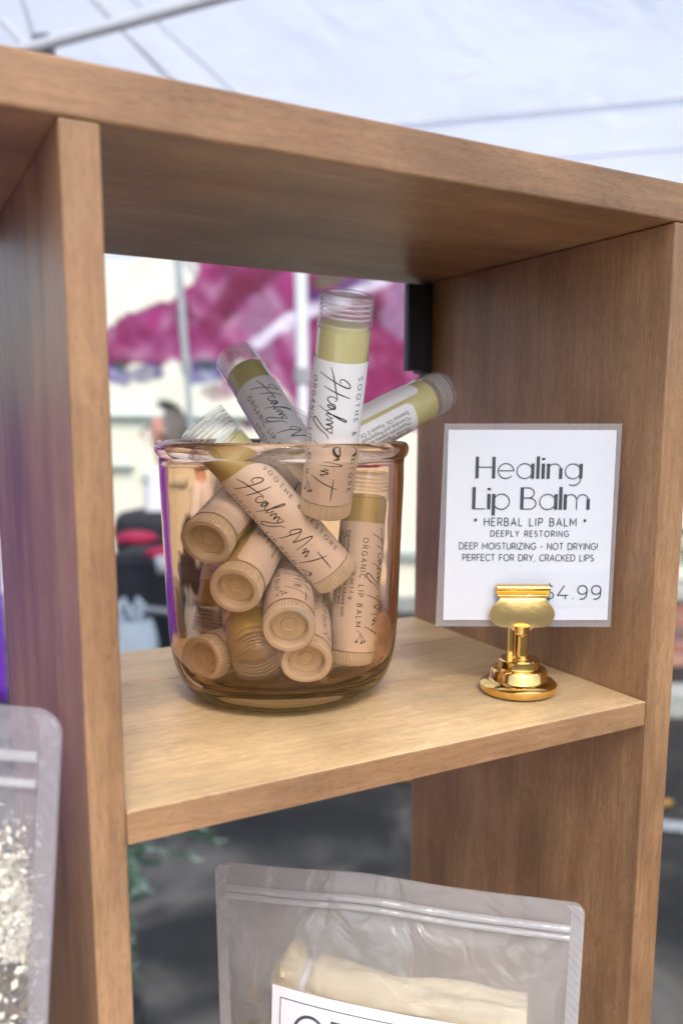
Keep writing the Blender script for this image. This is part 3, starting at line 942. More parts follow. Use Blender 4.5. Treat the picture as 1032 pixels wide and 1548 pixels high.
# ------------------------------------------------------------------ the wooden shelf unit
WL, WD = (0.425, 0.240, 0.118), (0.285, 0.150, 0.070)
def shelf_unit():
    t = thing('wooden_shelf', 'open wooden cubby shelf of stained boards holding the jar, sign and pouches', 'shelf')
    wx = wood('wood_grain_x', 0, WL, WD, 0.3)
    wx2 = wood('wood_shelf_board', 0, (0.74, 0.53, 0.285), (0.60, 0.40, 0.20), 4.1, 0.7, 0.40)  # paler than the other boards: light on the shelf top put into the colour
    wz = wood('wood_grain_z', 2, WL, WD, 7.7)
    wz2 = wood('wood_grain_z_right', 2, WL, WD, 15.2)
    b = 0.0006
    e = 0.0002
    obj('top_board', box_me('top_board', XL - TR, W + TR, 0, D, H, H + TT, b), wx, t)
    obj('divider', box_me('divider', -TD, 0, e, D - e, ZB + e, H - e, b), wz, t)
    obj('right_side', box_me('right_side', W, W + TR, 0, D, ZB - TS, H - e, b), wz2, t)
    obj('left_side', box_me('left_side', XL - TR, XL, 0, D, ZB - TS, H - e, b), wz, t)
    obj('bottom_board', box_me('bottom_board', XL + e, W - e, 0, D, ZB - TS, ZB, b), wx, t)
    # middle shelf: two strips edge to edge
    gy = 0.099
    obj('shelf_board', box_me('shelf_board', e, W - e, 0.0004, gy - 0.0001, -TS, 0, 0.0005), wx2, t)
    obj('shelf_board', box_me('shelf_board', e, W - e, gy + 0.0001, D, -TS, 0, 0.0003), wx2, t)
    edge = wood('shelf_edge_grain', 0, WL, WD, 21.0)  # front edge keeps the plain board tone, without the added brightness
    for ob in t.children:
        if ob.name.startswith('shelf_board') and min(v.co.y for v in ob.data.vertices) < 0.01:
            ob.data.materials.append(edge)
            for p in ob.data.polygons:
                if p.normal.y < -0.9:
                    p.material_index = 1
    # black corner bracket on the back of the right side
    blk = noise_mat('bracket_black', [(0.3, (0.018, 0.020, 0.036)), (0.7, (0.028, 0.030, 0.052))], scale=30, rough=0.45)
    br = obj('corner_bracket', box_me('corner_bracket', 0.1571, 0.1668, 0.1297, 0.1334, 0.1125, 0.1492, 0.0006), blk, t)
    obj('bracket_gap_shade', box_me('bracket_gap_shade', 0.1670, W - 0.0001, 0.1299, 0.1410, 0.1120, 0.1497, 0.0004), MAT('gap_shade_black', (0.006, 0.006, 0.007), 0.6), br)  # near-black strip standing in for the shaded contact gap beside the bracket
shelf_unit()

# ------------------------------------------------------------------ the jar
JX, JY = 0.071194, 0.069556
def jar():
    t = thing('glass_jar', 'amber pink glass tumbler full of lip balm tubes on the wooden shelf', 'jar', loc=(JX, JY, 0.0002))
    outer = [(0, 0.0016), (0.015, 0.0014), (0.0215, 0.0006), (0.0238, 0.0), (0.0272, 0.0005), (0.0316, 0.0028), (0.0348, 0.0068), (0.0368, 0.0122), (0.0379, 0.0195), (0.0385, 0.031), (0.0389, 0.045), (0.0394, 0.060), (0.0398, 0.071), (0.0398, 0.0765), (0.0400, 0.0785), (0.0408, 0.0796), (0.0413, 0.0812), (0.0411, 0.0828), (0.0402, 0.0837), (0.0392, 0.0839)]
    inner = [(0.0383, 0.0834), (0.0378, 0.0822), (0.0378, 0.0795), (0.0380, 0.071), (0.0377, 0.060), (0.0373, 0.045), (0.0368, 0.031), (0.0362, 0.0210), (0.0351, 0.0140), (0.0331, 0.0102), (0.0297, 0.0077), (0.022, 0.0068), (0.010, 0.0066), (0, 0.0066)]
    prof = smooth_line(outer, 4) + smooth_line(inner, 4)
    prof = [(max(0.0, r), z) if 0 < i < len(prof) - 1 else (0, z) for i, (r, z) in enumerate(prof)]
    me = lathe_me('glass', prof, 144)
    m = bpy.data.materials.new('amber_glass')
    m.use_nodes = True
    nt = NT(m)
    nt.t.nodes.remove(nt.b)
    gl = nt.n('ShaderNodeBsdfGlass')
    gl.inputs['IOR'].default_value = 1.46
    gl.inputs['Roughness'].default_value = 0.0
    # sprayed lustre on the wall fades out into bare greenish glass at the base
    tc = nt.n('ShaderNodeTexCoord')
    sx = nt.n('ShaderNodeSeparateXYZ')
    nt.l(tc.outputs['Object'], sx.inputs[0])
    mr = nt.n('ShaderNodeMapRange')
    mr.inputs[1].default_value = 0.002
    mr.inputs[2].default_value = 0.0095
    nt.l(sx.outputs['Z'], mr.inputs[0])
    mc = nt.n('ShaderNodeMix', data_type='RGBA')
    mc.inputs[6].default_value = (0.70, 0.76, 0.62, 1)
    mc.inputs[7].default_value = (0.994, 0.90, 0.815, 1)
    nt.l(mr.outputs[0], mc.inputs[0])
    nt.l(mc.outputs[2], gl.inputs['Color'])
    nz = nt.n('ShaderNodeTexNoise', _Scale=60.0, _Detail=2.0)
    nt.l(tc.outputs['Object'], nz.inputs['Vector'])
    bp = nt.n('ShaderNodeBump', _Strength=0.12, _Distance=0.0006)
    nt.l(nz.outputs[0], bp.inputs['Height'])
    nt.l(bp.outputs[0], gl.inputs['Normal'])
    ab = nt.n('ShaderNodeVolumeAbsorption')
    ab.inputs['Color'].default_value = (0.78, 0.62, 0.42, 1)
    ab.inputs['Density'].default_value = 58
    nt.l(gl.outputs[0], nt.o.inputs['Surface'])
    nt.l(ab.outputs[0], nt.o.inputs['Volume'])
    obj('glass', me, m, t)
jar()

# ------------------------------------------------------------------ lip balm tubes
TRAD, TLEN = 0.0079, 0.0665
clear_m = bpy.data.materials.new('clear_plastic')
clear_m.use_nodes = True
_n = NT(clear_m)
_n.b.inputs['Base Color'].default_value = (0.94, 0.93, 0.94, 1)
_n.b.inputs['Roughness'].default_value = 0.10
_tp = _n.n('ShaderNodeBsdfTransparent')
_tp.inputs[0].default_value = (0.985, 0.985, 0.98, 1)
_gl = _n.n('ShaderNodeBsdfGlossy')
_gl.inputs['Roughness'].default_value = 0.07
_fr = facing_reflectance(_n, 0.05, 0.75)
_m1 = _n.n('ShaderNodeMixShader')
_m1.inputs[0].default_value = 0.10
_n.l(_tp.outputs[0], _m1.inputs[1])
_n.l(_n.b.outputs[0], _m1.inputs[2])
_m2 = _n.n('ShaderNodeMixShader')
_n.l(_fr, _m2.inputs[0])
_n.l(_m1.outputs[0], _m2.inputs[1])
_n.l(_gl.outputs[0], _m2.inputs[2])
_n.l(_m2.outputs[0], _n.o.inputs['Surface'])
balm_m = noise_mat('balm_wax', [(0.3, (0.53, 0.475, 0.22)), (0.7, (0.63, 0.575, 0.29))], scale=180, detail=4, rough=0.35, vec=(1, 1, 0.4))
balm_m.node_tree.nodes['Principled BSDF'].inputs['Coat Weight'].default_value = 1.0
balm_m.node_tree.nodes['Principled BSDF'].inputs['Coat Roughness'].default_value = 0.04
balm_m.node_tree.nodes['Principled BSDF'].inputs['Subsurface Weight'].default_value = 0.25
balm_m.node_tree.nodes['Principled BSDF'].inputs['Subsurface Radius'].default_value = (0.002, 0.0015, 0.0007)
paper_m = noise_mat('label_paper', [(0.3, (0.80, 0.79, 0.79)), (0.7, (0.84, 0.83, 0.83))], scale=120, rough=0.42)
ink_m = MAT('ink', (0.012, 0.012, 0.014), 0.5)
knob_m = noise_mat('frosted_knob', [(0.3, (0.78, 0.77, 0.69)), (0.7, (0.84, 0.83, 0.76))], scale=100, rough=0.38)
_kb = knob_m.node_tree.nodes['Principled BSDF']
_kb.inputs['Transmission Weight'].default_value = 0.05
_kb.inputs['Subsurface Weight'].default_value = 0.2
_kb.inputs['Subsurface Radius'].default_value = (0.002, 0.002, 0.0015)

Z0, Z1, ZBALM = 0.0052, 0.0487, 0.0580
def shell_me():
    """clear cap end: outer wall, moulded inner rings and the disc at the top"""
    r = 0.0078
    prof = [(0.0070, 0.05705), (r, 0.05705), (r + 0.0001, 0.0572), (r, 0.0575), (r, 0.0657), (r - 0.0002, 0.0662), (r - 0.0006, 0.0665), (0.0055, 0.0665), (0.0050, 0.0661), (0.0, 0.0660)]
    bm = bmesh.new()
    bm.from_mesh(lathe_me('shell_a', prof, 72))
    ring_bm = bmesh.new()
    ring = [(0.00705, 0.0), (0.00740, 0.00022), (0.00740, 0.00048), (0.00705, 0.0007)]
    for k in range(4):
        ring_bm.from_mesh(lathe_me('ring', [(a, 0.0600 + 0.00135 * k + b) for a, b in ring], 72))
    bm.from_mesh(lathe_me('lid', [(0.0, 0.0656), (0.0066, 0.0656), (0.0070, 0.0652)], 72))
    rings = bpy.data.meshes.new('cap_rings')
    ring_bm.to_mesh(rings)
    ring_bm.free()
    me = bpy.data.meshes.new('shell')
    bm.to_mesh(me)
    bm.free()
    me.polygons.foreach_set('use_smooth', [True] * len(me.polygons))
    return sharp(me, 30), rings

def knob_me():
    prof = [(0, 0.0042), (0.0020, 0.0042), (0.0021, 0.0041), (0.0024, 0.0041), (0.0026, 0.0041), (0.0050, 0.0041), (0.0052, 0.0040), (0.0056, 0.0004), (0.0062, 0.0), (0.0073, 0.0), (0.0077, 0.0004), (0.0079, 0.0010), (0.0079, 0.0043), (0.0077, 0.0048), (0.0070, 0.00515), (0, 0.00515)]
    def rad(k, n, i):
        return 1.0 if not (10 <= i <= 12) else (1.0 if k % 4 < 2 else 0.966)
    return sharp(lathe_me('base_knob', prof, 192, radial=rad), 28)

LS = 0.0000300
def hand_strokes():
    raw = [
        [(402, 45), (425, 130), (440, 230), (458, 350)],
        [(285, 118), (360, 150), (440, 185), (530, 225), (576, 234), (584, 212), (562, 180), (530, 156), (502, 152), (487, 166), (496, 190)],
        [(328, 240), (420, 275), (500, 305), (585, 335)],
        [(428, 372), (448, 362), (445, 342), (410, 328), (378, 335), (362, 352), (368, 375), (395, 396), (425, 404), (434, 424), (418, 442), (388, 440), (364, 426), (366, 412), (395, 414), (428, 430), (434, 444), (400, 452), (366, 462), (354, 480), (372, 492)],
        [(268, 440), (345, 475), (430, 518), (515, 562), (540, 566), (532, 550), (470, 524), (400, 502), (352, 500), (345, 514), (378, 528), (408, 538)],
        [(408, 542), (370, 548), (345, 560), (385, 566), (408, 574), (398, 590), (360, 600), (345, 608), (380, 612), (402, 624), (392, 640), (356, 648), (345, 660), (362, 676), (392, 684), (402, 668), (398, 650)],
        [(404, 690), (370, 680), (320, 650), (262, 595), (222, 564), (198, 570), (197, 600), (236, 645), (300, 684), (342, 712), (358, 750)],
        [(375, 560), (378, 562)],
        [(352, 855), (345, 832), (368, 814), (408, 828), (450, 862), (452, 884), (410, 880), (340, 850), (262, 826), (190, 803)],
        [(452, 884), (420, 902), (350, 918), (296, 930), (345, 948), (420, 975), (470, 1000), (480, 1012), (450, 1019), (380, 1018), (300, 1016), (246, 1016)],
        [(300, 1052), (345, 1066), (300, 1078), (270, 1084), (320, 1092), (342, 1102), (318, 1116), (280, 1122), (262, 1132), (300, 1140)],
        [(398, 1060), (404, 1064)],
        [(150, 1155), (240, 1192), (340, 1234), (430, 1270)],
        [(393, 1165), (384, 1230), (370, 1320), (357, 1400)],
    ]
    out = []
    for st in raw:
        out.append([(y * LS, (x - (485 - 0.125 * y)) * LS) for x, y in smooth_line(st, 4)])
    return out

def doodle(u, v, s):
    st = [smooth_line([(u - 3.0 * s, v - 2.2 * s), (u - 2.4 * s, v - 1.0 * s), (u - 1.2 * s, v - 0.2 * s), (u + 1.6 * s, v + 0.4 * s)], 5),
          smooth_line([(u - 1.2 * s, v - 0.2 * s), (u - 0.4 * s, v + 0.9 * s), (u + 0.9 * s, v + 1.4 * s)], 4),
          smooth_line([(u - 1.6 * s, v - 0.5 * s), (u + 0.2 * s, v - 0.8 * s), (u + 1.2 * s, v - 1.5 * s)], 4)]
    for (a, b) in ((u + 1.9 * s, v + 0.5 * s), (u + 1.3 * s, v + 1.7 * s), (u + 1.6 * s, v - 1.7 * s)):
        st.append(arc(a, b, 0.42 * s, 0.34 * s, 0, 360, 10))
        st.append(arc(a + 0.3 * s, b + 0.3 * s, 0.3 * s, 0.26 * s, 0, 360, 8))
        st.append(arc(a + 0.35 * s, b - 0.28 * s, 0.3 * s, 0.24 * s, 0, 360, 8))
    return st

def label_and_print(skew=0.0, span=338):
    """paper label wrapped round the tube; the print is a sub-part lying on it"""
    R = TRAD
    lo, hi = -math.radians(span / 2), math.radians(span / 2)
    nv, nu = 84, 8
    vs, fs = [], []
    def usk(phi):
        return skew * phi / PI
    rc = 0.0022
    for i in range(nv + 1):
        ph = lo + (hi - lo) * i / nv
        dv = min(ph - lo, hi - ph) * R
        inset = rc - math.sqrt(max(0, rc * rc - (rc - dv) ** 2)) if dv < rc else 0
        for j in range(nu + 1):
            z = Z1 + usk(ph) - inset - (Z1 + usk(ph) - Z0 - 2 * inset) * j / nu if skew == 0 else Z1 + usk(ph) - inset - (Z1 + usk(ph) - Z0 - 2 * inset) * j / nu
            z = max(z, Z0)
            vs.append((R * math.cos(ph), R * math.sin(ph), z))
    for i in range(nv):
        for j in range(nu):
            a = i * (nu + 1) + j
            fs.append((a, a + nu + 1, a + nu + 2, a + 1))
    label = mesh('label', vs, fs, True)
    pv, pf = [], []
    RP = R + 0.00003
    def fm(u, v, layer=0):
        ph = v / R
        return (RP * math.cos(ph), RP * math.sin(ph), Z1 - u + usk(ph))
    for st in hand_strokes():
        w = 0.00030
        ribbon(pv, pf, densify(st, 0.0006), lambda q: w * (0.65 + 0.6 * math.sin(PI * q)), fm)
    def caps(s, u, v, h, width, w):
        S, _ = text_strokes(s, u, v - h / 2, h, width=width)
        for st in S:
            ribbon(pv, pf, densify(st, 0.0007), w, fm)
    caps('SOOTHE & RESTORE', 0.0040, 0.0074, 0.00175, 0.0352, 0.00022)
    caps('ORGANIC LIP BALM', 0.0052, -0.0078, 0.00175, 0.0296, 0.00024)
    caps('0.14 oz | 4 g', 0.0150, -0.0109, 0.0013, 0.0110, 0.00017)
    for st in doodle(0.0385, -0.0064, 0.00082):
        ribbon(pv, pf, st, 0.00016, fm)
    for k, s in enumerate(('Ingredients: *Olive Oil infused with', '*Yarrow, *Plantain Leaves and', '*Peppermint Leaves, Beeswax,', '*Calendula and Peppermint', 'Essential Oil, Vitamin E Oil')):
        V, Fc, Wd = font_flat(s, 0.00205, 0.0)
        b0 = len(pv)
        v0 = -0.0142 - k * 0.00185
        for x, y in V:
            pv.append(fm(0.0030 + x, v0 + y))
        pf.extend([tuple(b0 + i for i in f) for f in Fc])
    return label, mesh('label_print', pv, pf)

(SH, RG), KN = shell_me(), knob_me()
ring_m = clear_m.copy()  # extra white haze paints in the specular lines of the rings
ring_m.name = 'moulded_ring_glint'
for nd in ring_m.node_tree.nodes:
    if nd.type == 'MIX_SHADER' and not nd.inputs[0].is_linked:
        nd.inputs[0].default_value = 0.34
RG.materials.append(ring_m)
SH.materials.append(clear_m)
KN.materials.append(knob_m)
DK = sharp(lathe_me('screw_disc', [(0, 0.0031), (0.0016, 0.0031), (0.0018, 0.0027), (0.0023, 0.0027), (0.0025, 0.0033), (0.0044, 0.0034), (0.0051, 0.0032), (0.0051, 0.0040), (0, 0.0040)], 48), 40)
DK.materials.append(noise_mat('disc_plastic', [(0.3, (0.56, 0.52, 0.40)), (0.7, (0.64, 0.60, 0.48))], scale=150, rough=0.35))
BA = sharp(lathe_me('balm', [(0, 0.0053), (0.00765, 0.0053), (0.00765, 0.0568), (0.0072, 0.0570), (0.00690, 0.0570), (0.00690, 0.0579), (0.0066, 0.0582), (0.0, 0.0581)], 64), 40)
BA.materials.append(balm_m)
LB, PR = label_and_print()
LB2, PR2 = label_and_print(0.0034, 350)
for a in (LB, LB2):
    a.materials.append(paper_m)
for a in (PR, PR2):
    a.materials.append(ink_m)

def lip_balm(cap, base, psi, label, alt=False, proto=[None, None]):
    cap, base = Vector(cap), Vector(base)
    zax = (cap - base).normalized()
    base = cap - zax * TLEN
    mid = (cap + base) / 2
    n = (CP - mid)
    n = (n - zax * n.dot(zax)).normalized()
    psi = math.radians(psi)                                  # label angle that faces the camera
    side = zax.cross(n)
    x = n * math.cos(psi) - side * math.sin(psi)
    y = zax.cross(x)
    M = Matrix(((x.x, y.x, zax.x, base.x), (x.y, y.y, zax.y, base.y), (x.z, y.z, zax.z, base.z), (0, 0, 0, 1)))
    t = thing('lip_balm_tube', label, 'lip balm', matrix=M, group='lip balm tubes standing in the jar')
    cc = obj('clear_cap', SH, None, t)
    obj('cap_rings', RG, None, cc)
    obj('balm', BA, None, t)
    lb = obj('label', LB2 if alt else LB, None, t)
    obj('label_print', PR2 if alt else PR, None, lb)
    kn = obj('base_knob', KN, None, t)
    obj('screw_disc', DK, None, kn)
    return t

TUBES = [
    (((0.07270, 0.02740, 0.12571), (0.07600, 0.04850, 0.06277)), 2, 'tallest upright lip balm tube in the middle of the jar, cap up', 0),
    (((0.07155, 0.11231, 0.11374), (0.08442, 0.06763, 0.0662)), -30, 'lip balm tube leaning left at the back of the jar, cap above the rim', 0),
    (((0.13284, 0.06885, 0.10144), (0.07191, 0.0584, 0.07694)), -162, 'lip balm tube leaning far right over the rim towards the sign', 1),
    (((0.04097, 0.06214, 0.09052), (0.08349, 0.05401, 0.04004)), 8, 'front lip balm tube lying diagonally behind the glass, full name readable', 0),
    (((0.08261, 0.10242, 0.07757), (0.04028, 0.05687, 0.054)), 118, 'lip balm tube with its base facing out, topmost at the left of the jar', 0),
    (((0.0846, 0.09756, 0.06071), (0.04564, 0.04771, 0.04021)), -135, 'lip balm tube showing its base and ingredients below the diagonal one', 0),
    (((0.08478, 0.09578, 0.04346), (0.05805, 0.03652, 0.02947)), -30, 'lip balm tube with its round base facing out in the lower middle of the jar', 0),
    (((0.09458, 0.09801, 0.03258), (0.06531, 0.04033, 0.01714)), -100, 'lip balm tube lowest in the middle, base down at the jar floor', 0),
    (((0.09997, 0.06318, 0.07431), (0.09029, 0.0579, 0.00873)), -66, 'lip balm tube standing upright at the right of the jar, cap under the rim', 0),
    (((0.05229, 0.0453, 0.01689), (0.06223, 0.10116, 0.05158)), 160, 'upside down lip balm tube with its clear cap on the jar floor', 0),
    (((0.0957, 0.09804, 0.01578), (0.0397, 0.06218, 0.01587)), 140, 'lip balm tube lying flat at the bottom left of the jar, base out', 0),
    ((at(322, 958, 0.300), at(352, 765, 0.309)), -130, 'lip balm tube standing at the back left wall showing small ingredients print', 0),
    ((at(447, 634, 0.326), at(372, 800, 0.300)), 150, 'lip balm tube at the back rim, mostly hidden where two leaning tubes cross', 0),
]
for (c, b), psi, lab, alt in TUBES:
    lip_balm(c, b, psi, lab, bool(alt))

# ------------------------------------------------------------------ gold clip and laminated sign
CB = Vector((0.139713, 0.029081, 0.0))
CLIPM = Matrix(((RH.x, FH.x, 0, CB.x), (RH.y, FH.y, 0, CB.y), (0, 0, 1, CB.z + 0.0001), (0, 0, 0, 1)))
def clip():
    gold = noise_mat('gold_plate', [(0.3, (0.80, 0.52, 0.16)), (0.7, (0.88, 0.60, 0.22))], scale=200, rough=0.13, metal=1.0)
    satin = noise_mat('gold_brushed', [(0.30, (0.86, 0.62, 0.26)), (0.62, (0.93, 0.70, 0.32))], scale=70, rough=0.24, metal=1.0, bump=0.22, bdist=0.0022)
    t = thing('card_clip', 'polished gold card holder clip standing right of the jar', 'clip', matrix=CLIPM)
    base = [(0, 0), (0.0108, 0), (0.0124, 0.0006), (0.0130, 0.0018), (0.0129, 0.0030), (0.0119, 0.0040), (0.0102, 0.0044), (0.0098, 0.0046), (0.0096, 0.0050), (0.0094, 0.0076), (0.0088, 0.0083), (0.0074, 0.0085), (0.0069, 0.0087), (0.0068, 0.0091), (0.0067, 0.0112), (0.0063, 0.0116), (0, 0.0116)]
    obj('base', sharp(lathe_me('base', base, 96), 40), gold, t)
    obj('post', sharp(lathe_me('post', [(0, 0.0114), (0.0029, 0.0114), (0.0029, 0.0118), (0.0024, 0.0123), (0.0024, 0.0262), (0, 0.0262)], 40), 40).copy(), gold, t).location = (0.0006, 0, 0)
    obj('rear_post', box_me('rear_post', -0.0037, -0.0019, 0.0008, 0.0030, 0.0114, 0.0262, 0.0003), gold, t)
    # jaw outline (front view): flared plate under a rolled lip
    half = [(0.0000, 0.0199), (0.0016, 0.0203), (0.0024, 0.0214), (0.0034, 0.0224), (0.0050, 0.0229), (0.0076, 0.0231), (0.0096, 0.0243), (0.0107, 0.0263), (0.0108, 0.0280), (0.0101, 0.0296), (0.0090, 0.0309), (0.0080, 0.0319), (0.0074, 0.0328)]
    def jaw(name, y, th):
        rows = smooth_line(half[1:], 5)
        m_ = 22
        vs, fs = [], []
        z0_, z1_ = rows[0][1], rows[-1][1]
        for side in (0, 1):
            for X, z in rows:
                for k in range(m_ + 1):
                    q = -math.cos(PI * k / m_)
                    b_ = 0.0007 * (1 - (X * q / 0.0108) ** 2) * math.sin(PI * min(1, max(0, (z - z0_) / (z1_ - z0_)))) ** 0.7
                    e_ = 0.00016 * (abs(q) > 0.999)
                    yy = y - b_ + e_ if side == 0 else y - b_ + th
                    vs.append((X * q, yy, z))
        n_ = len(rows) * (m_ + 1)
        for r_ in range(len(rows) - 1):
            for k in range(m_):
                a = r_ * (m_ + 1) + k
                fs.append((a, a + 1, a + m_ + 2, a + m_ + 1))
                fs.append((n_ + a, n_ + a + m_ + 1, n_ + a + m_ + 2, n_ + a + 1))
        per = [k for k in range(m_ + 1)] + [r_ * (m_ + 1) + m_ for r_ in range(1, len(rows))] + [(len(rows) - 1) * (m_ + 1) + k for k in range(m_ - 1, -1, -1)] + [r_ * (m_ + 1) for r_ in range(len(rows) - 2, 0, -1)]
        for a, b in zip(per, per[1:] + per[:1]):
            fs.append((b, a, n_ + a, n_ + b))
        me = mesh(name, vs, fs, True)
        bm = bmesh.new()
        bm.from_mesh(me)
        bmesh.ops.recalc_face_normals(bm, faces=list(bm.faces))
        bm.to_mesh(me)
        bm.free()
        return obj(name, sharp(me, 40), satin, t)
    fj = jaw('front_jaw', -0.0028, 0.0008)
    bj = jaw('back_jaw', 0.0012, 0.0008)
    # rolled lips: double bead at the top of the plate
    def lip(par, y0, sg):
        prof = [(0, 0.0326), (-0.0010, 0.0331), (-0.0012, 0.0338), (-0.0004, 0.0345), (-0.0010, 0.0352), (-0.0016, 0.0362), (-0.0010, 0.0371), (0.0004, 0.0374), (0.0012, 0.0368), (0.0013, 0.0356), (0.0010, 0.0340), (0.0009, 0.0326)]
        prof = smooth_line(prof + [prof[0]], 4)[:-1]
        vs, fs = [], []
        L = [(-0.00885, 0.86), (-0.0086, 1), (0.0086, 1), (0.00885, 0.86)]
        n = len(prof)
        for x, s in L:
            for a, z in prof:
                zz = 0.035 + (z - 0.035) * s
                xx = x * (1 if zz > 0.0345 else 0.90 + 0.10 * (zz - 0.0326) / 0.0019)
                vs.append((xx, y0 + a * s * sg, zz))
        for q in range(3):
            for k in range(n):
                fs.append((q * n + k, q * n + (k + 1) % n, (q + 1) * n + (k + 1) % n, (q + 1) * n + k))
        fs.append(tuple(range(n)))
        fs.append(tuple(range(3 * n, 4 * n))[::-1])
        me = mesh('rolled_lip', vs, fs, True)
        bm = bmesh.new(); bm.from_mesh(me)
        bmesh.ops.recalc_face_normals(bm, faces=list(bm.faces))
        bm.to_mesh(me); bm.free()
        obj('rolled_lip', sharp(me, 45), gold, par)
    lip(fj, -0.0024, 1)
    lip(bj, 0.0016, -1)
    # spring tab that joins the jaws
    obj('spring_tab', tube_me('spring_tab', [(0, -0.0030, 0.0234), (0, -0.0030, 0.0216), (0, -0.0022, 0.0204)], [0.0028, 0.0026, 0.0014], 14), gold, t)
clip()

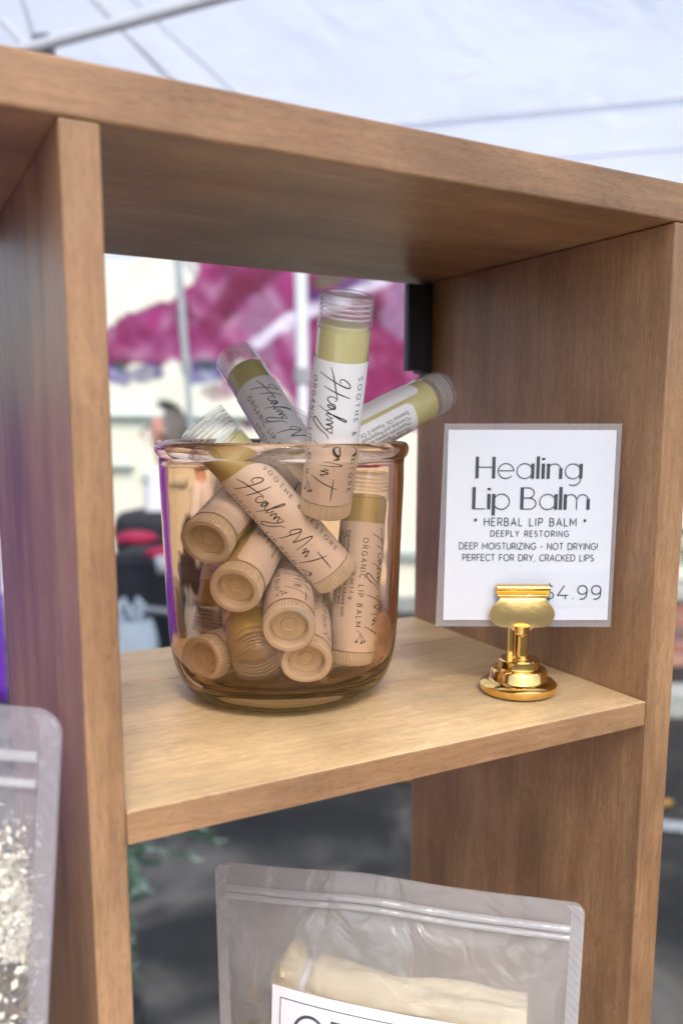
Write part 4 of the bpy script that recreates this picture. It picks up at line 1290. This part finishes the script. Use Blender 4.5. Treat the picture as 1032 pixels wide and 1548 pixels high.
def sign():
    t = thing('price_sign', 'white laminated sign reading Healing Lip Balm $4.99 held in the gold clip', 'sign', matrix=CLIPM)
    film = bpy.data.materials.new('lamination')
    film.use_nodes = True
    nt = NT(film)
    nt.b.inputs['Base Color'].default_value = (0.80, 0.82, 0.86, 1)
    nt.b.inputs['Roughness'].default_value = 0.16
    tr = nt.n('ShaderNodeBsdfTransparent')
    mx = nt.n('ShaderNodeMixShader')
    mx.inputs[0].default_value = 0.17
    nt.l(tr.outputs[0], mx.inputs[1])
    nt.l(nt.b.outputs[0], mx.inputs[2])
    nt.l(mx.outputs[0], nt.o.inputs['Surface'])
    def yb(x, z):                                            # very slight bow of the card
        return -0.0004 + 0.0007 * (x / 0.03) ** 2 * (z - 0.022) / 0.066
    def quadgrid(name, TL, TR_, BR, BL, th, off, n=16, rc=0.0):
        vs, fs = [], []
        for j in range(n + 1):
            for i in range(n + 1):
                u, v = i / n, j / n
                x = (TL[0] * (1 - u) + TR_[0] * u) * (1 - v) + (BL[0] * (1 - u) + BR[0] * u) * v
                z = (TL[1] * (1 - u) + TR_[1] * u) * (1 - v) + (BL[1] * (1 - u) + BR[1] * u) * v
                vs.append((x, yb(x, z) + off, z))
        for j in range(n):
            for i in range(n):
                a = j * (n + 1) + i
                fs.append((a, a + n + 1, a + n + 2, a + 1))
        bm = bmesh.new()
        bm.from_mesh(mesh(name, vs, fs))
        r = bmesh.ops.extrude_face_region(bm, geom=list(bm.faces))
        for v in r['geom']:
            if isinstance(v, bmesh.types.BMVert):
                v.co.y += th
        bmesh.ops.recalc_face_normals(bm, faces=list(bm.faces))
        me = bpy.data.meshes.new(name)
        bm.to_mesh(me)
        bm.free()
        return me
    k = 0.001
    obj('laminate', quadgrid('laminate', (-26.75 * k, 89.9 * k), (30.99 * k, 90.2 * k), (30.28 * k, 22.6 * k), (-28.48 * k, 22.45 * k), 0.0005, 0.0), film, t)
    pm = noise_mat('sign_paper', [(0.3, (0.70, 0.72, 0.77)), (0.7, (0.73, 0.75, 0.80))], scale=60, rough=0.5)
    obj('sign_paper', quadgrid('sign_paper', (-25.5 * k, 87.9 * k), (29.2 * k, 88.1 * k), (29.0 * k, 25.0 * k), (-26.0 * k, 24.7 * k), 0.00016, -0.0002), pm, t)
    st_m = noise_mat('sticker_paper', [(0.3, (0.67, 0.69, 0.74)), (0.7, (0.70, 0.72, 0.77))], scale=60, rough=0.5)
    obj('price_sticker', quadgrid('price_sticker', (-4 * k, 41.5 * k), (28.3 * k, 41.5 * k), (28.3 * k, 29.3 * k), (-4 * k, 29.3 * k), 0.00008, -0.0003, 8), st_m, t)
    ink = MAT('sign_ink', (0.045, 0.060, 0.070), 0.5)
    grey = MAT('sign_ink_grey', (0.05, 0.052, 0.06), 0.5)
    def px2(x, y, d=0.281):
        """picture position on the card to card coordinates in metres"""
        v = (y - 650.4) / (937 - 650.4)
        xl = 677.5 + (669.5 - 677.5) * v
        xr = 932 + (917 - 932) * v
        u = (x - xl) / (xr - xl)
        return ((-25.5 - 0.5 * v) * (1 - u) + (29.2 - 0.2 * v) * u) * k, (88 - 63.15 * v) * k
    def fm(x, z, layer=0):
        return (x, yb(x, z) - 0.00042, z)
    # display face: thick stems, hairline bowls. x advances in units of cap height
    TH, TN = 0.15, 0.045
    def disp(s, x0, y0, h, width):
        def stem(x, a, b): return ([(x, a), (x, b)], TH)
        def hair(p): return (p, TN)
        XH = 0.70
        D_ = {
            'H': (0.78, [stem(0.06, 0, 1), stem(0.72, 0, 1), hair([(0.06, 0.52), (0.72, 0.52)])]),
            'e': (0.66, [hair([(0.03, 0.36), (0.64, 0.36)] + arc(0.34, 0.35, 0.31, 0.345, 2, 318, 20))]),
            'a': (0.72, [hair(arc(0.34, 0.35, 0.31, 0.345, 0, 360, 24)), stem(0.66, 0, XH)]),
            'l': (0.12, [stem(0.06, 0, 1.03)]),
            'i': (0.12, [stem(0.06, 0, XH), ([(0.06, 0.86), (0.06, 0.965)], TH)]),
            'n': (0.62, [stem(0.06, 0, XH), hair([(0.06, 0.42)] + arc(0.31, 0.42, 0.25, 0.27, 180, 20, 10)), stem(0.56, 0, 0.50)]),
            'm': (1.02, [stem(0.06, 0, XH), hair([(0.06, 0.44)] + arc(0.28, 0.44, 0.22, 0.25, 180, 10, 10)), hair([(0.51, 0.46), (0.51, 0)]), hair([(0.52, 0.46)] + arc(0.74, 0.44, 0.22, 0.25, 175, 15, 10)), stem(0.96, 0, 0.50)]),
            'g': (0.72, [hair(arc(0.34, 0.35, 0.31, 0.345, 0, 360, 24)), stem(0.66, 0.02, XH), hair([(0.66, 0.02)] + arc(0.36, 0.0, 0.30, 0.30, 0, -120, 10))]),
            'L': (0.52, [stem(0.06, 0, 1), hair([(0.06, 0.02), (0.5, 0.02)])]),
            'p': (0.70, [stem(0.06, -0.28, XH), hair(arc(0.37, 0.35, 0.31, 0.345, 0, 360, 24))]),
            'B': (0.66, [stem(0.06, 0, 1), hair([(0.06, 0.98), (0.30, 0.98)] + arc(0.30, 0.75, 0.23, 0.23, 90, -90, 10) + [(0.06, 0.52)]), hair([(0.30, 0.52)] + arc(0.34, 0.27, 0.27, 0.25, 90, -90, 12) + [(0.06, 0.02)])]),
            ' ': (0.28, [])}
        tot = sum(D_[c][0] for c in s)
        sx = 1.16
        tr_ = (width / h - tot * sx) / (len(s) - 1)
        vs, fs, cx = [], [], 0
        for c in s:
            for st, w in D_[c][1]:
                ribbon(vs, fs, densify([(x0 + (cx + px_ * sx) * h, y0 + py_ * h) for px_, py_ in st], 0.002), w * h, fm)
            cx += D_[c][0] * sx + tr_
        return vs, fs
    # line 1 spans x 718..878, baseline y 722, cap height 33 px; line 2 spans 713..890, baseline 768
    for s, xa, xb, ybase, ytop in (('Healing', 718, 879, 722, 690), ('Lip Balm', 713, 890, 768, 735)):
        a, b = px2(xa, ybase), px2(xb, ybase)
        h = px2(xa, ytop)[1] - a[1]
        vs, fs = disp(s, a[0], a[1], h, b[0] - a[0])
        obj('sign_text', mesh('sign_text', vs, fs), ink, t)
    for s, xa, xb, ybase, ytop, w, mt in (('* HERBAL LIP BALM *', 716, 885, 792.5, 781, 0.00030, grey), ('DEEPLY RESTORING', 741, 858, 808.5, 800, 0.00025, grey), ('DEEP MOISTURIZING - NOT DRYING!', 694, 902, 828, 818.5, 0.00025, grey), ('PERFECT FOR DRY, CRACKED LIPS', 699, 896, 845.5, 836, 0.00025, grey), ('$4.99', 822, 907, 904, 883, 0.00042, ink)):
        a, b = px2(xa, ybase), px2(xb, ybase)
        h = px2(xa, ytop)[1] - a[1]
        S, _ = text_strokes(s, a[0], a[1], h, width=b[0] - a[0], stretch=1.12 if s[0] == '$' else 0.92)
        vs, fs = [], []
        for st in S:
            ribbon(vs, fs, densify(st, 0.002), w, fm)
        obj('sign_text', mesh('sign_text', vs, fs), mt, t)
sign()

# ------------------------------------------------------------------ pouches
def film_mat(name, col, haze, rough, refr=None):
    m = bpy.data.materials.new(name)
    m.use_nodes = True
    nt = NT(m)
    nt.t.nodes.remove(nt.b)
    tp = nt.n('ShaderNodeBsdfTransparent')
    tp.inputs[0].default_value = (0.96, 0.96, 0.97, 1)
    df = nt.n('ShaderNodeBsdfDiffuse')
    df.inputs[0].default_value = (*col, 1)
    tl = nt.n('ShaderNodeBsdfTranslucent')
    tl.inputs[0].default_value = (*col, 1)
    dm = nt.n('ShaderNodeMixShader')
    dm.inputs[0].default_value = 0.5
    nt.l(df.outputs[0], dm.inputs[1])
    nt.l(tl.outputs[0], dm.inputs[2])
    clear = tp
    if refr:
        rf = nt.n('ShaderNodeBsdfRefraction')
        rf.inputs['IOR'].default_value = 1.04
        rf.inputs['Roughness'].default_value = refr
        rf.inputs['Color'].default_value = (0.96, 0.96, 0.97, 1)
        cm = nt.n('ShaderNodeMixShader')
        cm.inputs[0].default_value = 0.8
        nt.l(tp.outputs[0], cm.inputs[1])
        nt.l(rf.outputs[0], cm.inputs[2])
        clear = cm
    m1 = nt.n('ShaderNodeMixShader')
    m1.inputs[0].default_value = haze
    nt.l(clear.outputs[0], m1.inputs[1])
    nt.l(dm.outputs[0], m1.inputs[2])
    gs = nt.n('ShaderNodeBsdfGlossy')
    gs.inputs['Roughness'].default_value = rough
    lw = facing_reflectance(nt, 0.08, 0.7)
    m2 = nt.n('ShaderNodeMixShader')
    nt.l(lw, m2.inputs[0])
    nt.l(m1.outputs[0], m2.inputs[1])
    nt.l(gs.outputs[0], m2.inputs[2])
    nz = nt.n('ShaderNodeTexNoise', _Scale=55.0, _Detail=3.0, _Distortion=1.0)
    tc = nt.n('ShaderNodeTexCoord')
    nt.l(tc.outputs['Object'], nz.inputs['Vector'])
    bp = nt.n('ShaderNodeBump', _Strength=0.9, _Distance=0.003)
    nt.l(nz.outputs[0], bp.inputs['Height'])
    nt.l(bp.outputs[0], gs.inputs['Normal'])
    nt.l(bp.outputs[0], df.inputs['Normal'])
    nt.l(m2.outputs[0], nt.o.inputs['Surface'])
    return m

def pouch(matrix, label, w, h, bulge, film, seal, zip_z, rc, seed, taper=0.0, topf=None):
    """local frame: origin at the bottom middle, X width, Y away, Z up"""
    t = thing('stand_up_pouch', label, 'pouch', matrix=matrix, group='clear stand up pouches in the lower cubbies')
    sw = 0.0045
    def depth(u, v):
        a = max(0.0, 1 - (abs(u) * w / 2 / (w / 2 - sw)) ** 2.2)
        b = 1 - max(0, (v * h - 0.0)) / (zip_z[0] - 0.003) if v * h < zip_z[0] - 0.003 else 0
        return bulge * a ** 0.6 * (max(0, b) ** 0.55) + 0.0004
    def tz(u, v):
        z = v * h
        if topf:
            z += topf(u) * v
        return z
    def xw(u, v):
        x = u * w / 2 * (1 - taper * (1 - v))
        # rounded upper corners
        dz = h - v * h
        if dz < rc and abs(u) > 0.999:
            x -= math.copysign(rc - math.sqrt(max(0, rc * rc - (rc - dz) ** 2)), u)
        return x
    nu, nv = 56, 64
    vlist = [j / (nv - 10) * (1 - rc / h) for j in range(nv - 10)] + [1 - rc / h + rc / h * math.sin(PI / 2 * k / 10) for k in range(11)]
    def xx(u, v):
        dz = h - v * h
        lim = w / 2 * (1 - taper * (1 - v))
        if dz < rc:
            lim -= rc - math.sqrt(max(0, rc * rc - (rc - dz) ** 2))
        return u * lim
    def surf(name, sgn):
        vs, fs = [], []
        for v in vlist:
            for i in range(nu + 1):
                u = math.sin(((i / nu) * 2 - 1) * PI / 2) * 0.5 + ((i / nu) * 2 - 1) * 0.5
                wr = (0.0014 * noise.noise(Vector((u * 3, v * 6, seed + sgn))) + 0.0009 * abs(noise.noise(Vector((u * 7 + v * 4, v * 11 - u * 3, seed + sgn * 2))))) * (1 - abs(u) ** 3) * min(1, (1 - v) * 8 + 0.15)
                vs.append((xx(u, v), sgn * depth(u, v) + wr, tz(u, v)))
        n = nu + 1
        for j in range(len(vlist) - 1):
            for i in range(nu):
                a = j * n + i
                fs.append((a, a + 1, a + n + 1, a + n))
        return obj(name, mesh(name, vs, fs, True), film, t)
    surf('front_film', -1)
    surf('back_film', 1)
    # heat seals: ribbed strips down both sides
    for s in (-1, 1):
        vs, fs = [], []
        nn = 90
        for q in range(nn + 1):
            v = q / nn
            lim = xx(1, min(v, 1 - 0.2 * rc / h))
            for k in range(4):
                x = s * (lim - 0.0002 - sw * 0.92 * k / 3)
                y = -0.0010 + 0.00012 * ((q + k) % 2)
                vs.append((x, y, tz(s, min(v, 0.995))))
        for q in range(nn):
            for k in range(3):
                a = q * 4 + k
                fs.append((a, a + 1, a + 5, a + 4))
        obj('side_seal', mesh('side_seal', vs, fs), seal, t)
    # zip closure: two raised ridges across
    for k, (z, r_, yy) in enumerate(((zip_z[0], 0.0011, -0.0017), (zip_z[1], 0.0013, -0.0017))):
        pts = [(x * (w / 2 - sw * 1.0), yy, tz(x, z / h)) for x in [(-1 + 2 * i / 24) for i in range(25)]]
        obj('zip_ridge', tube_me('zip_ridge', pts, r_, 10), zipm, t)
    return t, xx, depth, tz

zipm = film_mat('zip_film_glint', (0.86, 0.86, 0.86), 0.45, 0.22, None)  # whiter haze paints in the highlights along the zip ridges
frost = film_mat('frosted_film', (0.87, 0.84, 0.80), 0.31, 0.20, 0.17)
gloss = film_mat('clear_film', (0.84, 0.81, 0.87), 0.24, 0.12, None)
seal_f = film_mat('frosted_seal', (0.80, 0.80, 0.82), 0.42, 0.3, None)
seal_g = film_mat('clear_seal', (0.80, 0.79, 0.83), 0.26, 0.25, None)

def bits(name, n, box, size, mat, parent, seed, flat=0.4, dens=None):
    rnd = random.Random(seed)
    vs, fs = [], []
    for _ in range(n):
        for _try in range(20):
            c = Vector((rnd.uniform(box[0], box[1]), rnd.uniform(box[2], box[3]), rnd.uniform(box[4], box[5])))
            if dens is None or dens(c, rnd):
                break
        s = size * rnd.uniform(0.5, 1.6)
        a = Vector((rnd.gauss(0, 1), rnd.gauss(0, 1), rnd.gauss(0, 1))).normalized()
        b = a.cross(Vector((rnd.gauss(0, 1), rnd.gauss(0, 1), rnd.gauss(0, 1)))).normalized()
        c2 = a.cross(b)
        i = len(vs)
        vs += [c - a * s, c + b * s * flat, c + a * s, c - b * s * flat, c + c2 * s * flat * 0.5]
        fs += [(i, i + 1, i + 4), (i + 1, i + 2, i + 4), (i + 2, i + 3, i + 4), (i + 3, i, i + 4), (i, i + 3, i + 2, i + 1)]
    return obj(name, mesh(name, vs, fs), mat, parent, kind='stuff')

herb_m = noise_mat('dried_herb', [(0.30, (0.07, 0.06, 0.03)), (0.50, (0.20, 0.15, 0.07)), (0.70, (0.42, 0.31, 0.14))], scale=260, rough=0.8)
petal_m = noise_mat('white_petals', [(0.3, (0.74, 0.69, 0.53)), (0.7, (0.88, 0.86, 0.76))], scale=200, rough=0.7)
cream_cloth = noise_mat('muslin', [(0.3, (0.76, 0.64, 0.40)), (0.7, (0.84, 0.74, 0.50))], scale=90, detail=6, rough=0.85, bump=0.5, bdist=0.0015)

# right pouch (lower cubby)
L_, R_ = at(325, 1303, 0.300), at(885, 1365, 0.300 * 0.914)
def right_pouch():
    d = Vector((R_.x - L_.x, R_.y - L_.y, 0))
    w = d.length
    d.normalize()
    y = Vector((-d.y, d.x, 0))
    top = (L_.z + R_.z) / 2
    mid = (L_ + R_) / 2
    h = top - (ZB + 0.0008)
    M = Matrix(((d.x, y.x, 0, mid.x), (d.y, y.y, 0, mid.y), (0, 0, 1, ZB + 0.0008), (0, 0, 0, 1)))
    t, xx, depth, tz = pouch(M, 'frosted clear pouch with a rolled cream cloth and white label, below the shelf', w, h, 0.021, frost, seal_f, (h - 0.0115, h - 0.0085), 0.004, 3, 0.03, lambda u: 0.0016 * math.exp(-((u + 0.15) / 0.35) ** 2))
    # paper label stuck on the front
    vs, fs = [], []
    zt = h - 0.0392
    tilt = lambda x: -0.05 * (x + w * 0.15)
    x0, x1 = -w * 0.315, w * 0.32
    n = 30
    for j in range(n + 1):
        for i in range(n + 1):
            x = x0 + (x1 - x0) * i / n
            z = (zt - 0.075 * j / n) + tilt(x)
            vs.append((x, -depth(x / (w / 2), z / h) - 0.0019, z))
    for j in range(n):
        for i in range(n):
            a = j * (n + 1) + i
            fs.append((a, a + n + 1, a + n + 2, a + 1))
    lp = obj('pouch_label', mesh('pouch_label', vs, fs, True), noise_mat('pouch_label_paper', [(0.3, (0.78, 0.79, 0.85)), (0.7, (0.82, 0.83, 0.88))], scale=50, rough=0.45), t)
    pv, pf = [], []
    def fm(x, z, layer=0):
        z2 = z + tilt(x)
        return (x, -depth(x / (w / 2), z2 / h) - 0.00202, z2)
    a, b = x0 + 0.0032, x1 - 0.0032
    ribbon(pv, pf, densify([(a, zt - 0.072), (a, zt - 0.0036), (b, zt - 0.0036), (b, zt - 0.072)], 0.002), 0.00032, fm)
    S, _ = text_strokes('OR', a + 0.0052, zt - 0.0036 - 0.0165, 0.0125, track=0.18)
    for st in S:
        ribbon(pv, pf, densify(st, 0.001), 0.0010, fm)
    obj('label_print', mesh('label_print', pv, pf), MAT('label_ink', (0.06, 0.07, 0.10), 0.5), lp)
    # rolled muslin bag tied with white string
    roll = thing_part('rolled_cloth', t, (0, 0, 0))
    z = h - 0.0445
    pts, rad = [], []
    N = 110
    for i in range(N + 1):
        u = i / N
        x = -w * 0.335 + w * 0.70 * u
        neck = math.exp(-((u - 0.145) / 0.022) ** 2)
        r_ = 0.0098 * (1 - 0.30 * neck) * (1 - 0.45 * math.exp(-(u / 0.035) ** 2))
        if u < 0.14:
            r_ *= 0.86 + 0.3 * math.sin(u / 0.14 * PI)
        pts.append((x, 0.0022 + 0.0008 * math.sin(u * 9), z - 0.040 * (x + w * .33) + 0.002 * math.exp(-((u - .05) / .06) ** 2)))
        rad.append(r_)
    vs, fs = [], []
    n = 72
    for p, r_ in zip(pts, rad):
        for k in range(n):
            a_ = 2 * PI * k / n
            f = 1 + 0.05 * math.sin(a_ * 5 + p[0] * 90) + 0.12 * noise.noise(Vector((p[0] * 60, math.cos(a_) * 2, math.sin(a_) * 2)))
            for a0, am in ((2.35, 0.16), (2.75, 0.20), (3.25, 0.22), (3.8, 0.15), (1.7, 0.12)):
                f -= am * math.exp(-((a_ - a0 - 0.22 * math.sin(p[0] * 55 + a0 * 3)) / 0.10) ** 2)
            f += 0.10 * math.sin(a_ * 9) * math.exp(-((p[0] + w * 0.335 - w * 0.70 * 0.145) / 0.006) ** 2)
            vs.append((p[0], p[1] + r_ * f * math.cos(a_), p[2] + r_ * f * math.sin(a_)))
    for i in range(N):
        for k in range(n):
            fs.append((i * n + k, i * n + (k + 1) % n, (i + 1) * n + (k + 1) % n, (i + 1) * n + k))
    fs.append(tuple(range(n)))
    fs.append(tuple(range(N * n, N * n + n))[::-1])
    obj('cloth_roll', mesh('cloth_roll', vs, fs, True), cream_cloth, roll)
    i = int(N * 0.145)
    c = Vector(pts[i])
    ring = [(c.x + 0.0006 * math.sin(q * 1.1), c.y + 0.0073 * math.cos(q * 2 * PI / 24), c.z + 0.0075 * math.sin(q * 2 * PI / 24)) for q in range(25)]
    obj('string', tube_me('string', ring, 0.0013, 8, False), MAT('string_white', (0.80, 0.82, 0.88), 0.7), roll)
    top_h = h - 0.052
    bits('dried_herbs', 6000, (-w * 0.43, w * 0.43, -0.011, 0.011, 0.004, top_h + 0.008), 0.0015, herb_m, t, 5, dens=lambda c_, r_: c_.z < top_h + (0.007 if abs(c_.x) > w * 0.36 else -0.004) + r_.gauss(0, 0.0015) and abs(c_.y) < 0.8 * depth(c_.x / (w / 2), c_.z / h))
    # dust and crumbs clinging to the film
    bits('clinging_crumbs', 150, (-w * 0.44, w * 0.40, -0.02, 0.0, h - 0.055, h - 0.014), 0.00030, herb_m, t, 6, dens=lambda c_, r_: (setattr(c_, 'y', -depth(c_.x / (w / 2), c_.z / h) + 0.0004) or noise.noise(c_ * 160) > 0.10))
right_pouch()

def left_pouch():
    # right edge leans from top to bottom; the bag runs back into the left cubby
    top_r = Vector((-0.0130, -0.0010, 0.0275))
    low_r = Vector((-0.0200, -0.0030, -0.0445))
    d = RH
    up = (top_r - low_r)
    h = 0.0275 - (ZB + 0.0045)
    sl = up / up.z
    w = 0.098
    b_r = top_r - sl * h
    y = FH
    org = b_r - d * (w / 2)
    zax = sl.normalized()
    xax = (d - zax * d.dot(zax)).normalized()
    yax = zax.cross(xax)
    org = top_r - zax * h - xax * (w / 2)
    M = Matrix(((xax.x, yax.x, zax.x, org.x), (xax.y, yax.y, zax.y, org.y), (xax.z, yax.z, zax.z, org.z), (0, 0, 0, 1)))
    t, xx, depth, tz = pouch(M, 'glossy clear pouch of white flower petals and brown herbs in the left cubby', w, h, 0.015, gloss, seal_g, (h - 0.0165, h - 0.0105), 0.006, 8, 0.0)
    def fill(zlo, zhi):
        return lambda c_, r_: abs(c_.y) < 0.9 * depth(c_.x / (w / 2), c_.z / h) and zlo + 0.010 * noise.noise(c_ * 90) < c_.z < zhi + 0.010 * noise.noise(c_ * 70) - max(0, c_.x - w * 0.34) * 0.9
    for n, x0 in ((11000, w * 0.24), (3500, -w * 0.43)):
        if x0 > 0:
            bits('white_flowers', n, (x0, w * 0.445, -0.014, 0.012, h - 0.085, h - 0.026), 0.0009, petal_m, t, 15, 0.6, dens=fill(h - 0.062, h - 0.034))
            bits('dried_herbs', n, (x0, w * 0.452, -0.014, 0.012, h - 0.125, h - 0.045), 0.0013, herb_m, t, 16, 0.35, dens=fill(-1, h - 0.055))
        else:
            bits('flower_filling', n, (x0, w * 0.26, -0.014, 0.012, h - 0.085, h - 0.026), 0.0017, petal_m, t, 25, 0.55, dens=fill(h - 0.058, h - 0.029))
            bits('herb_filling', n, (x0, w * 0.44, -0.014, 0.012, 0.004, h - 0.050), 0.0022, herb_m, t, 26, 0.4, dens=fill(-1, h - 0.057))
    bits('clinging_crumbs', 120, (-w * 0.44, w * 0.45, -0.014, 0.0, h - 0.09, h - 0.022), 0.00016, petal_m, t, 17, 0.6, dens=lambda c_, r_: (setattr(c_, 'y', -depth(c_.x / (w / 2), c_.z / h) + 0.0004) or True))
left_pouch()
